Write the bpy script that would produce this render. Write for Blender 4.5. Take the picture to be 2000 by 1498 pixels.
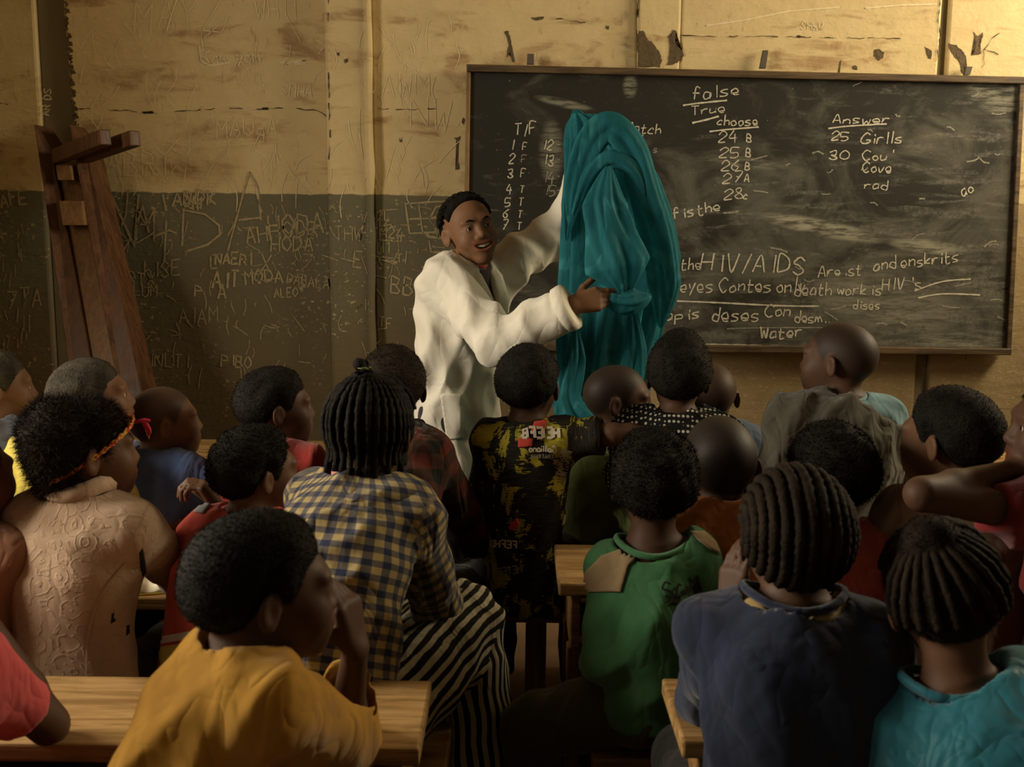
import bpy, bmesh, math, random, time
import numpy as np
from mathutils import Vector, Matrix
from mathutils.bvhtree import BVHTree

T0 = time.time()
for o in list(bpy.data.objects):
    bpy.data.objects.remove(o)
SC = bpy.context.scene
COL = SC.collection
rad = math.radians

# ------------------------------------------------------------------ camera
F = 2200.0                      # focal length in pixels of a 2000 x 1498 frame
CAM = Vector((0, 0, 1.48))
PITCH, ROLL = rad(8.0), rad(0.75)
cam_d = bpy.data.cameras.new('camera')
cam = bpy.data.objects.new('camera', cam_d)
COL.objects.link(cam)
cam_d.sensor_width = 36.0
cam_d.lens = F / 2000.0 * 36.0
cam_d.clip_start = 0.05
CAMROT = Matrix.Rotation(rad(90) - PITCH, 4, 'X') @ Matrix.Rotation(ROLL, 4, 'Z')
cam.matrix_world = Matrix.Translation(CAM) @ CAMROT
cam_d.dof.use_dof = True
cam_d.dof.focus_distance = 3.4
cam_d.dof.aperture_fstop = 6.3
SC.camera = cam
R3 = CAMROT.to_3x3()


def ray(px, py):
    return (R3 @ Vector(((px - 1000.0) / F, -(py - 749.0) / F, -1.0)))


def at(px, py, Y):
    d = ray(px, py)
    return CAM + d * ((Y - CAM.y) / d.y)


def atz(px, py, z):
    d = ray(px, py)
    return CAM + d * ((z - CAM.z) / d.z)


# ------------------------------------------------------------------ light
world = bpy.data.worlds.new('world')
SC.world = world
world.use_nodes = True
world.node_tree.nodes['Background'].inputs[0].default_value = (0.72, 0.82, 1.0, 1)
world.node_tree.nodes['Background'].inputs[1].default_value = 0.35
SC.view_settings.view_transform = 'Standard'
SC.view_settings.look = 'None'
SC.view_settings.gamma = 1.0
SC.view_settings.use_curve_mapping = False
SC.view_settings.exposure = -0.5


def area(name, loc, target, sx, sy, power, col):
    l = bpy.data.lights.new(name, 'AREA')
    l.shape = 'RECTANGLE'
    l.size, l.size_y = sx, sy
    l.energy = power
    l.color = col
    o = bpy.data.objects.new(name, l)
    COL.objects.link(o)
    d = Vector(target) - Vector(loc)
    o.matrix_world = Matrix.Translation(loc) @ d.to_track_quat('-Z', 'Y').to_matrix().to_4x4()
    return o


WARM = (1.0, 0.86, 0.63)
LX, RX = -2.35, 3.0            # side walls
area('daylight_left_window', (LX - 0.5, 2.05, 1.95), (LX + 1, 2.05, 1.5), 1.25, 1.2, 200, (1.0, 0.89, 0.70))
area('daylight_left_rear_window', (LX - 0.5, -0.5, 1.95), (LX + 1, -0.3, 1.6), 1.1, 1.1, 10, (1.0, 0.88, 0.68))
area('daylight_right_high_opening', (RX + 0.2, 3.7, 2.65), (RX - 1.2, 3.95, 2.0), 1.6, 0.95, 170, (1.0, 0.83, 0.55))

# ------------------------------------------------------------------ object helpers


def link(name, me, material=None, parent=None, loc=None):
    o = bpy.data.objects.new(name, me)
    COL.objects.link(o)
    if material is not None and me is not None and len(me.materials) == 0:
        me.materials.append(material)
    if parent is not None:
        o.parent = parent
    if loc is not None:
        o.location = loc
    return o


def empty(name, loc=(0, 0, 0), rz=0.0, label=None, cat=None, group=None, kind=None):
    o = bpy.data.objects.new(name, None)
    o.empty_display_size = 0.05
    COL.objects.link(o)
    o.location = loc
    o.rotation_euler = (0, 0, rz)
    tag(o, label, cat, group, kind)
    return o


def tag(o, label=None, cat=None, group=None, kind=None):
    for k, v in (('label', label), ('category', cat), ('group', group), ('kind', kind)):
        if v:
            o[k] = v
    return o


def mesh_np(name, V, Fq, smooth=True):
    """V (n,3) float, Fq (m,3|4) int."""
    me = bpy.data.meshes.new(name)
    V = np.asarray(V, np.float32)
    Fq = np.asarray(Fq, np.int32)
    n, k = Fq.shape
    me.vertices.add(len(V))
    me.vertices.foreach_set('co', V.ravel())
    me.loops.add(n * k)
    me.loops.foreach_set('vertex_index', Fq.ravel())
    me.polygons.add(n)
    me.polygons.foreach_set('loop_start', np.arange(0, n * k, k, dtype=np.int32))
    if smooth:
        me.polygons.foreach_set('use_smooth', np.ones(n, bool))
    me.update(calc_edges=True)
    return me


def bevelled(bm, w):
    if w > 0:
        bmesh.ops.bevel(bm, geom=bm.edges[:], offset=w, segments=2, affect='EDGES', profile=0.5)
    return bm


def bm_mesh(name, bm, smooth=False):
    me = bpy.data.meshes.new(name)
    bmesh.ops.recalc_face_normals(bm, faces=bm.faces[:])
    bm.to_mesh(me)
    bm.free()
    if smooth:
        for p in me.polygons:
            p.use_smooth = True
    return me


def hexa(name, corners, material, parent=None, bev=0.004):
    """corners: 4 front points then 4 back points (same order)."""
    bm = bmesh.new()
    v = [bm.verts.new(c) for c in corners]
    for f in ((0, 1, 2, 3), (7, 6, 5, 4), (0, 4, 5, 1), (1, 5, 6, 2), (2, 6, 7, 3), (3, 7, 4, 0)):
        bm.faces.new([v[i] for i in f])
    bmesh.ops.recalc_face_normals(bm, faces=bm.faces[:])
    bevelled(bm, bev)
    return link(name, bm_mesh(name, bm), material, parent)


def box(name, lo, hi, material, parent=None, bev=0.004):
    x0, y0, z0 = lo
    x1, y1, z1 = hi
    c = [(x0, y0, z0), (x1, y0, z0), (x1, y0, z1), (x0, y0, z1),
         (x0, y1, z0), (x1, y1, z0), (x1, y1, z1), (x0, y1, z1)]
    return hexa(name, c, material, parent, bev)


def plank(name, a, b, wv, tv, material, parent=None, bev=0.004):
    """board running a->b, wv half-width vector, tv half-thickness vector."""
    a, b, wv, tv = map(Vector, (a, b, wv, tv))
    c = [a - wv - tv, b - wv - tv, b + wv - tv, a + wv - tv, a - wv + tv, b - wv + tv, b + wv + tv, a + wv + tv]
    return hexa(name, c, material, parent, bev)


def tube_mesh(name, pts, radii, n=8, twist=0.0, bump=0.0, freq=0.0, closed=False):
    pts = [Vector(p) for p in pts]
    m = len(pts)
    V, Fq = [], []
    up = Vector((0, 0, 1))
    prev = None
    for i, p in enumerate(pts):
        if closed:
            t = (pts[(i + 1) % m] - pts[i - 1])
        else:
            t = pts[min(i + 1, m - 1)] - pts[max(i - 1, 0)]
        t.normalize()
        if prev is None:
            a = t.cross(up)
            if a.length < 0.1:
                a = t.cross(Vector((1, 0, 0)))
        else:
            a = prev - t * prev.dot(t)
        a.normalize()
        prev = a
        b = t.cross(a)
        r = radii[i] if hasattr(radii, '__len__') else radii
        for k in range(n):
            th = 2 * math.pi * k / n + twist * i
            rr = r * (1 + bump * math.sin(2 * th + freq * i))
            V.append(p + (a * math.cos(th) + b * math.sin(th)) * rr)
    rng = range(m) if closed else range(m - 1)
    for i in rng:
        j = (i + 1) % m
        for k in range(n):
            Fq.append((i * n + k, i * n + (k + 1) % n, j * n + (k + 1) % n, j * n + k))
    me = mesh_np(name, [tuple(v) for v in V], Fq)
    if not closed:
        bm = bmesh.new()
        bm.from_mesh(me)
        bm.verts.ensure_lookup_table()
        bm.faces.new([bm.verts[k] for k in range(n)])
        bm.faces.new([bm.verts[(m - 1) * n + k] for k in range(n)])
        bmesh.ops.recalc_face_normals(bm, faces=bm.faces[:])
        for f in bm.faces:
            f.smooth = True
        bm.to_mesh(me)
        bm.free()
    return me


# ------------------------------------------------------------------ materials
class NT:
    def __init__(s, name, rough=0.85, spec=0.25):
        s.m = bpy.data.materials.new(name)
        s.m.use_nodes = True
        s.t = s.m.node_tree
        s.b = s.t.nodes['Principled BSDF']
        s.b.inputs['Roughness'].default_value = rough
        s.b.inputs['Specular IOR Level'].default_value = spec
        s.out = s.t.nodes['Material Output']

    def put(s, sock, v):
        if isinstance(v, bpy.types.NodeSocket):
            s.t.links.new(v, sock)
        elif v is not None:
            if isinstance(v, (tuple, list)) and len(v) == 3 and sock.type == 'RGBA':
                v = (*v, 1)
            sock.default_value = v

    def n(s, typ, outs=0, props=None, **kw):
        nd = s.t.nodes.new(typ)
        for k, v in (props or {}).items():
            setattr(nd, k, v)
        for k, v in kw.items():
            key = int(k[1:]) if k[0] == 'i' and k[1:].isdigit() else k.replace('_', ' ')
            s.put(nd.inputs[key], v)
        return nd.outputs[outs]

    def obj(s):
        return s.n('ShaderNodeTexCoord', outs=3)

    def attr(s, name, out=1):
        return s.n('ShaderNodeAttribute', outs=out, props={'attribute_name': name})

    def scale(s, vec, sc, loc=(0, 0, 0), rot=(0, 0, 0)):
        return s.n('ShaderNodeMapping', i0=vec, i1=loc, i2=rot, i3=sc)

    def noise(s, vec, scale, detail=4, rough=0.55, dist=0.0):
        return s.n('ShaderNodeTexNoise', Vector=vec, Scale=scale, Detail=detail, Roughness=rough, Distortion=dist)

    def ramp(s, fac, a, b, ca=(0, 0, 0), cb=(1, 1, 1)):
        nd = s.t.nodes.new('ShaderNodeValToRGB')
        e = nd.color_ramp.elements
        e[0].position, e[1].position = a, b
        e[0].color = (*ca, 1)
        e[1].color = (*cb, 1)
        s.put(nd.inputs[0], fac)
        return nd.outputs[0]

    def mix(s, fac, a, b, blend='MIX'):
        nd = s.t.nodes.new('ShaderNodeMix')
        nd.data_type = 'RGBA'
        nd.blend_type = blend
        s.put(nd.inputs[0], fac)
        s.put(nd.inputs[6], a)
        s.put(nd.inputs[7], b)
        return nd.outputs[2]

    def math(s, op, a, b=None, c=None):
        nd = s.t.nodes.new('ShaderNodeMath')
        nd.operation = op
        s.put(nd.inputs[0], a)
        if b is not None:
            s.put(nd.inputs[1], b)
        if c is not None:
            s.put(nd.inputs[2], c)
        return nd.outputs[0]

    def xyz(s, vec):
        nd = s.t.nodes.new('ShaderNodeSeparateXYZ')
        s.put(nd.inputs[0], vec)
        return nd.outputs

    def ss(s, v, a, b):
        nd = s.t.nodes.new('ShaderNodeMapRange')
        nd.interpolation_type = 'SMOOTHSTEP'
        s.put(nd.inputs[0], v)
        nd.inputs[1].default_value = a
        nd.inputs[2].default_value = b
        return nd.outputs[0]

    def bump(s, h, strength=0.3, dist=0.01, normal=None):
        return s.n('ShaderNodeBump', Height=h, Strength=strength, Distance=dist, Normal=normal)

    def done(s, col=None, normal=None, rough=None):
        if col is not None:
            s.put(s.b.inputs['Base Color'], col)
        if normal is not None:
            s.put(s.b.inputs['Normal'], normal)
        if rough is not None:
            s.put(s.b.inputs['Roughness'], rough)
        return s.m


YW = 4.7                                   # depth of the front wall face
DADO = at(640, 380, YW).z
BX0 = at(905, 400, YW).x                   # left side of the blackboard


def mat_wall():
    m = NT('limewashed_plaster', 0.92, 0.15)
    o = m.obj()
    X, Y, Z = m.xyz(o)
    n1 = m.noise(m.scale(o, (1.1, 1.1, 4.5)), 2.2, 5, 0.6, 0.6)
    n2 = m.noise(o, 9, 6, 0.65, 0.3)
    n3 = m.noise(m.scale(o, (1, 1, 0.35)), 38, 4, 0.6)
    cream = m.mix(n2, (0.47, 0.355, 0.175), (0.62, 0.50, 0.275))
    stain = m.ss(n1, 0.50, 0.66)
    stain = m.math('MULTIPLY', stain, m.ss(n2, 0.35, 0.6))
    cream = m.mix(m.math('MULTIPLY', stain, 0.75), cream, (0.25, 0.135, 0.06))
    cream = m.mix(m.math('MULTIPLY', m.ss(n3, 0.62, 0.74), 0.35), cream, (0.22, 0.13, 0.06))
    # painted dado, scuffed through to the plaster
    g1 = m.noise(o, 3.0, 5, 0.6)
    paint = m.mix(g1, (0.105, 0.095, 0.058), (0.165, 0.150, 0.096))
    low = m.ss(m.math('ADD', Z, m.math('MULTIPLY', g1, 0.5)), 1.75, 0.95)
    paint = m.mix(m.math('MULTIPLY', low, 0.75), paint, (0.125, 0.083, 0.036))
    chip = m.noise(m.scale(o, (1, 1, 1.6)), 46, 3, 0.6)
    chipm = m.math('MULTIPLY', m.ss(chip, 0.61, 0.65), m.ss(m.noise(o, 4.2, 3, 0.6), 0.43, 0.6))
    paint = m.mix(chipm, paint, (0.36, 0.29, 0.16))
    wornx = m.ss(m.math('ADD', X, m.math('MULTIPLY', m.noise(o, 2.1, 4), 0.9)), BX0 + 0.75, BX0 + 1.35)
    worn = m.mix(n2, (0.23, 0.165, 0.082), (0.38, 0.29, 0.155))
    worn = m.mix(m.math('MULTIPLY', m.ss(chip, 0.6, 0.66), 0.6), worn, (0.45, 0.35, 0.2))
    paint = m.mix(wornx, paint, worn)
    edge = m.math('ADD', Z, m.math('MULTIPLY', m.math('SUBTRACT', m.noise(o, 14, 3), 0.5), 0.02))
    dado = m.ss(edge, DADO + 0.003, DADO - 0.003)
    col = m.mix(dado, cream, paint)
    h = m.math('ADD', m.math('MULTIPLY', n2, 0.7), m.math('ADD', m.math('MULTIPLY', n1, 0.8), m.math('MULTIPLY', chip, 0.2)))
    return m.done(col, m.bump(h, 0.55, 0.012))


def mat_plain(name, col, col2=None, scale=12, rough=0.85, bump=0.2, spec=0.2, dist=0.004):
    m = NT(name, rough, spec)
    o = m.obj()
    n = m.noise(o, scale, 5, 0.6)
    c = m.mix(n, col, col2 or tuple(min(1, x * 1.35) for x in col))
    return m.done(c, m.bump(n, bump, dist))


def mat_wood(name, dark, light, axis='X', rough=0.6, worn=0.5, spec=0.3):
    m = NT(name, rough, spec)
    o = m.obj()
    sc = {'X': (1.6, 22, 22), 'Y': (22, 1.6, 22), 'Z': (22, 22, 1.6)}[axis]
    g = m.noise(m.scale(o, sc), 1.6, 6, 0.62, 1.0)
    fine = m.noise(m.scale(o, tuple(x * 5 for x in sc)), 1.5, 3, 0.6)
    blot = m.noise(o, 5.5, 5, 0.6)
    c = m.mix(m.ss(g, 0.3, 0.7), dark, light)
    c = m.mix(m.math('MULTIPLY', m.ss(fine, 0.52, 0.7), 0.45), c, tuple(x * 0.35 for x in dark))
    c = m.mix(m.math('MULTIPLY', m.ss(blot, 0.52, 0.75), worn), c, tuple(x * 0.4 for x in dark))
    h = m.math('ADD', g, m.math('MULTIPLY', fine, 0.5))
    return m.done(c, m.bump(h, 0.35, 0.004), m.ss(g, -0.6, 1.6))


def mat_fabric(name, col, col2=None, wr=0.5, weave=700, rough=0.95, sheen=0.15, wscale=9.0, emboss=False):
    m = NT(name, rough, 0.08)
    o = m.obj()
    n0 = m.noise(m.scale(o, (1, 1, 0.55), rot=(0.2, 0.35, 0.1)), wscale, 2, 0.45, 0.8)
    n1 = m.noise(m.scale(o, (1, 1, 0.7), rot=(-0.3, -0.5, 0.4)), wscale * 1.9, 1.5, 0.45, 0.5)
    big = m.math('ADD', m.math('ABSOLUTE', m.math('SUBTRACT', n0, 0.5)), m.math('MULTIPLY', m.math('ABSOLUTE', m.math('SUBTRACT', n1, 0.48)), 0.45))
    big = m.math('MULTIPLY', m.math('POWER', big, 0.8), 2.2)
    fine = m.noise(o, 60, 4, 0.6)
    dirt = m.noise(o, 5, 5, 0.65)
    c = m.mix(m.ss(dirt, 0.3, 0.75), col, col2 or tuple(x * 0.72 for x in col))
    w = m.n('ShaderNodeTexVoronoi', Vector=o, Scale=weave)
    h = m.math('ADD', m.math('MULTIPLY', big, 1.0), m.math('MULTIPLY', fine, 0.03))
    nrm = m.bump(h, wr * 0.55, 0.03)
    if emboss:
        a = m.attr('cuv')
        v = m.n('ShaderNodeTexVoronoi', Vector=m.scale(a, (1, 1.0, 1), rot=(0, 0, 0.7)), Scale=24.0, Randomness=0.6)
        rings = m.math('SINE', m.math('MULTIPLY', m.math('ADD', v, m.math('MULTIPLY', m.noise(a, 45, 3), 0.5)), 19.0))
        nrm = m.bump(m.math('MULTIPLY', m.ss(rings, 0.2, 1.0), m.noise(a, 120, 3)), 0.55, 0.004, nrm)
    nrm = m.bump(w, 0.12, 0.001, nrm)
    m.b.inputs['Sheen Weight'].default_value = sheen
    m.b.inputs['Sheen Roughness'].default_value = 0.6
    return m.done(c, nrm)


def mat_check(name, base, dark, mid, period=0.042, wr=0.6):
    """woven check: two sets of crossing bands in cloth coordinates"""
    m = NT(name, 0.95, 0.06)
    a = m.attr('cuv')
    o = m.obj()
    warp = m.noise(o, 7, 2)
    U, V, _ = m.xyz(a)

    def band(c):
        f = m.math('FRACT', m.math('ADD', m.math('DIVIDE', c, period), m.math('MULTIPLY', warp, 0.35)))
        return m.math('MULTIPLY', m.ss(f, 0.02, 0.07), m.ss(f, 0.55, 0.50))
    bu, bv = band(U), band(V)
    c = m.mix(m.math('ADD', m.math('MULTIPLY', bu, 0.5), m.math('MULTIPLY', bv, 0.5)), base, base)
    c = m.mix(bu, base, mid)
    c = m.mix(m.math('MULTIPLY', bv, 1.0), c, m.mix(bu, mid, dark))
    big = m.math('MULTIPLY', m.math('ABSOLUTE', m.math('SUBTRACT', m.noise(m.scale(o, (1, 1, 0.6), rot=(.2, .4, 0)), 9, 2, 0.45, 0.8), 0.5)), 2.2)
    c = m.mix(m.math('MULTIPLY', m.ss(m.noise(o, 6, 4), 0.4, 0.75), 0.35), c, tuple(x * 0.5 for x in mid))
    m.b.inputs['Sheen Weight'].default_value = 0.1
    return m.done(c, m.bump(big, wr, 0.03))


def mat_stripe(name, a, b, period=0.030, wr=0.5):
    m = NT(name, 0.9, 0.1)
    at_ = m.attr('cuv')
    o = m.obj()
    U, V, _ = m.xyz(at_)
    wob = m.math('MULTIPLY', m.noise(m.scale(o, (1, 1, 0.7)), 6, 3, 0.5, 0.5), 0.035)
    f = m.math('FRACT', m.math('DIVIDE', m.math('ADD', U, wob), period))
    k = m.math('MULTIPLY', m.ss(f, 0.02, 0.08), m.ss(f, 0.60, 0.54))
    big = m.noise(m.scale(o, (1, 1, 0.35)), 12, 4, 0.55, 1.0)
    return m.done(m.mix(k, a, b), m.bump(big, wr, 0.03))


def mat_skin(name, col):
    m = NT(name, 0.58, 0.22)
    o = m.obj()
    n = m.noise(o, 14, 5, 0.6)
    n2 = m.noise(o, 90, 3, 0.6)
    c = m.mix(n, tuple(x * 0.8 for x in col), tuple(x * 1.2 for x in col))
    lip = m.attr('lip', 2)
    c = m.mix(m.math('MULTIPLY', lip, 0.7), c, (col[0] * 1.15, col[1] * 0.62, col[2] * 0.7))
    c = m.mix(m.attr('scalp', 2), c, (0.013, 0.010, 0.008))
    m.b.inputs['Subsurface Weight'].default_value = 0.04
    m.b.inputs['Subsurface Radius'].default_value = (0.01, 0.004, 0.002)
    m.b.inputs['Subsurface Scale'].default_value = 0.4
    return m.done(c, m.bump(n2, 0.15, 0.002))


def mat_hair(name, col=(0.010, 0.008, 0.006), rough=0.8):
    m = NT(name, rough, 0.1)
    o = m.obj()
    v = m.n('ShaderNodeTexVoronoi', Vector=o, Scale=170.0)
    n = m.noise(o, 240, 4, 0.7)
    n1 = m.noise(o, 22, 4, 0.6)
    c = m.mix(m.ss(n1, 0.35, 0.7), tuple(x * 0.7 for x in col), tuple(x * 1.5 for x in col))
    h = m.math('ADD', v, n)
    m.b.inputs['Sheen Weight'].default_value = 0.0
    m.b.inputs['Sheen Roughness'].default_value = 0.5
    m.b.inputs['Sheen Tint'].default_value = (0.9, 0.75, 0.55, 1)
    return m.done(c, m.bump(h, 0.4, 0.003))
# ------------------------------------------------------------------ the room
M_WALL = mat_wall()
M_POST = mat_plain('weathered_grey_timber', (0.15, 0.128, 0.082), (0.23, 0.195, 0.125), 9, 0.9, 0.4)
M_MUD = mat_plain('exposed_mud', (0.06, 0.042, 0.022), (0.14, 0.10, 0.055), 60, 0.95, 0.8, dist=0.01)
M_CRACK = mat_plain('dark_crack', (0.018, 0.013, 0.008), (0.04, 0.03, 0.018), 60, 0.95, 0.3)
M_FLOOR = mat_plain('earth_floor', (0.17, 0.10, 0.055), (0.27, 0.17, 0.10), 6, 0.95, 0.5, dist=0.01)
M_CEIL = mat_plain('smoked_board_ceiling', (0.16, 0.12, 0.075), (0.22, 0.17, 0.11), 5, 0.9, 0.3)
M_SIDE = mat_plain('limewash_side', (0.30, 0.235, 0.14), (0.38, 0.30, 0.18), 5, 0.92, 0.3)
M_SCRATCH = mat_plain('scratched_plaster', (0.27, 0.22, 0.12), (0.38, 0.31, 0.175), 40, 0.95, 0.2)
M_SCRATCH_HI = mat_plain('pale_scratch', (0.60, 0.50, 0.30), (0.70, 0.60, 0.38), 40, 0.95, 0.2)
CH = 3.3

floor = tag(box('floor', (LX - 0.45, -2.6, -0.1), (RX + 0.2, YW + 0.3, 0.0), M_FLOOR, None, 0), kind='structure')
ceil = tag(box('ceiling', (LX - 0.45, -2.6, CH), (RX + 0.2, YW + 0.3, CH + 0.1), M_CEIL, None, 0), kind='structure')
tag(box('wall_back', (LX - 0.45, -2.6, 0), (RX + 0.2, -2.45, CH), M_SIDE, None, 0), kind='structure')


def side_wall(name, x0, x1, holes):
    root = empty(name, kind='structure')
    ys = [-2.45]
    for (a, b, z0, z1) in sorted(holes):
        box('wall_section', (x0, ys[-1], 0), (x1, a, CH), M_SIDE, root, 0)
        box('wall_section', (x0, a, 0), (x1, b, z0), M_SIDE, root, 0)
        box('wall_section', (x0, a, z1), (x1, b, CH), M_SIDE, root, 0)
        ys.append(b)
    box('wall_section', (x0, ys[-1], 0), (x1, YW + 0.3, CH), M_SIDE, root, 0)
    return root


side_wall('wall_left', LX - 0.45, LX, [(-1.1, 0.1, 1.3, 2.6), (1.4, 2.7, 1.25, 2.5)])
side_wall('wall_right', RX, RX + 0.2, [(2.9, 4.5, 2.15, 3.1)])

wall = tag(box('wall_front', (LX - 0.45, YW + 0.12, 0), (RX + 0.2, YW + 0.3, CH), M_WALL, None, 0), kind='structure')


def vline(p, q, Y):
    """a near vertical edge through two picture points, carried on to floor and ceiling"""
    a, b = at(p[0], p[1], Y), at(q[0], q[1], Y)
    f = lambda z: a.x + (b.x - a.x) * (z - a.z) / (b.z - a.z)
    return f(0.0), f(CH)


def panel(name, e0, e1, yf, material, bev=0.006):
    (b0, t0), (b1, t1) = e0, e1
    y1 = YW + 0.125
    return hexa(name, [(b0, yf, 0), (b1, yf, 0), (t1, yf, CH), (t0, yf, CH), (b0, y1, 0), (b1, y1, 0), (t1, y1, CH), (t0, y1, CH)], material, wall, bev)


eA = vline((66, 0), (80, 240), YW)
eB = vline((122, 0), (142, 240), YW)
eC = vline((637, 0), (650, 600), YW)
eD = vline((722, 0), (731, 600), YW - 0.06)
eE = vline((1242, 0), (1242, 120), YW)
eF = vline((1328, 0), (1324, 120), YW)
eG = vline((1832, 0), (1822, 140), YW)
eH = vline((1846, 0), (1838, 140), YW)
inf0, inf1 = (LX - 0.1, LX - 0.1), (RX + 0.1, RX + 0.1)
panel('wall_panel', inf0, eA, YW, M_WALL, 0.012)
panel('timber_post', eA, eB, YW + 0.025, M_POST)
panel('wall_panel', eB, eC, YW, M_WALL, 0.012)
panel('pilaster', eC, eD, YW - 0.075, M_WALL, 0.014)
panel('wall_panel', eD, eE, YW - 0.035, M_WALL, 0.01)
panel('pilaster', eE, eF, YW - 0.06, M_WALL, 0.012)
panel('wall_panel', eF, eG, YW - 0.055, M_WALL, 0.01)
panel('timber_post', eG, eH, YW - 0.03, M_POST, 0.003)
panel('wall_panel', eH, inf1, YW - 0.055, M_WALL, 0.01)
# rounded plaster bead down the pilaster edge
rnd = random.Random(5)
pts = []
for i in range(40):
    z = CH * i / 39
    x = eD[0] + (eD[1] - eD[0]) * i / 39
    pts.append((x - 0.008 + rnd.uniform(-.002, .002), YW - 0.072 + rnd.uniform(-.002, .002), z))
link('plaster_bead', tube_mesh('plaster_bead', pts, [0.017 + rnd.uniform(-.003, .003) for _ in pts], 8), M_WALL, wall)


def blotch(name, outline_px, Y, material, parent, th=0.004, jag=2.0, seed=1):
    """an irregular patch of broken plaster, a few millimetres of real relief"""
    r = random.Random(seed)
    pts = []
    n = len(outline_px)
    for i in range(n):
        a, b = outline_px[i], outline_px[(i + 1) % n]
        for k in range(4):
            t = k / 4
            pts.append((a[0] + (b[0] - a[0]) * t + r.uniform(-jag, jag), a[1] + (b[1] - a[1]) * t + r.uniform(-jag, jag)))
    bm = bmesh.new()
    f = [bm.verts.new(at(x, y, Y)) for x, y in pts]
    b = [bm.verts.new(at(x, y, Y) + Vector((0, th + 0.01, 0))) for x, y in pts]
    m = len(f)
    bm.faces.new(f)
    for i in range(m):
        bm.faces.new([f[i], b[i], b[(i + 1) % m], f[(i + 1) % m]])
    bmesh.ops.triangulate(bm, faces=bm.faces[:])
    return link(name, bm_mesh(name, bm), material, parent)


YP = YW - 0.0615
for i, ol in enumerate([
        [(1246, 62), (1256, 60), (1262, 75), (1272, 82), (1284, 95), (1292, 115), (1290, 130), (1247, 130), (1244, 95)],
        [(1306, 70), (1316, 60), (1322, 62), (1320, 85), (1330, 92), (1334, 108), (1322, 122), (1304, 128), (1309, 95)]]):
    blotch('plaster_chip', ol, YP - 0.001, M_MUD, wall, seed=i)
for i, ol in enumerate([
        [(1852, 84), (1868, 88), (1880, 100), (1888, 112), (1883, 135), (1893, 143), (1880, 144), (1872, 118), (1858, 104)],
        [(1902, 62), (1910, 72), (1920, 64), (1917, 82), (1911, 88), (1916, 105), (1898, 108), (1906, 90)],
        [(1707, 98), (1716, 96), (1726, 102), (1724, 112), (1716, 118), (1708, 110)],
        [(1666, 128), (1675, 130), (1674, 136), (1664, 135)], [(1806, 90), (1820, 98), (1818, 114), (1812, 112)],
        [(1557, 69), (1564, 69), (1562, 74), (1557, 73)], [(1636, 170), (1640, 120), (1642, 118), (1640, 123)]]):
    blotch('plaster_chip', ol, YW - 0.0565, M_MUD, wall, jag=1.2, seed=20 + i)
for i, ol in enumerate([
        [(985, 62), (992, 60), (996, 72), (999, 90), (1006, 118), (1002, 122), (996, 100), (990, 112), (994, 80)],
        [(1038, 34), (1062, 32), (1060, 38), (1044, 40)], [(1183, 50), (1190, 52), (1189, 58), (1183, 56)],
        [(886, 270), (900, 266), (898, 270), (894, 300), (897, 330), (889, 332), (893, 290), (892, 273)],
        [(904, 230), (908, 232), (906, 244), (902, 240)], [(781, 270), (786, 270), (785, 277), (781, 277)]]):
    blotch('plaster_chip', ol, YW - 0.0365, M_MUD, wall, jag=1.0, seed=40 + i)
for i, ol in enumerate([[(658, 103), (663, 102), (664, 108), (659, 109)], [(672, 116), (679, 114), (680, 121), (673, 123)],
                        [(695, 600), (701, 598), (700, 604)], [(702, 596), (707, 594), (706, 600)]]):
    blotch('plaster_chip', ol, YW - 0.0765, M_MUD, wall, jag=0.8, seed=60 + i)
# ragged edge of the plaster beside the timber post
for i in range(26):
    y = 10 + i * 11 + rnd.uniform(-4, 4)
    x = 126 + (y / 240) * 20 + rnd.uniform(-2, 4)
    w = rnd.uniform(2, 7)
    blotch('plaster_chip', [(x - w, y - 5), (x + w * .6, y - 3), (x + w, y + 4), (x - w * .6, y + 6)], YW - 0.0015, M_MUD, wall, jag=1.5, seed=100 + i)

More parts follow.
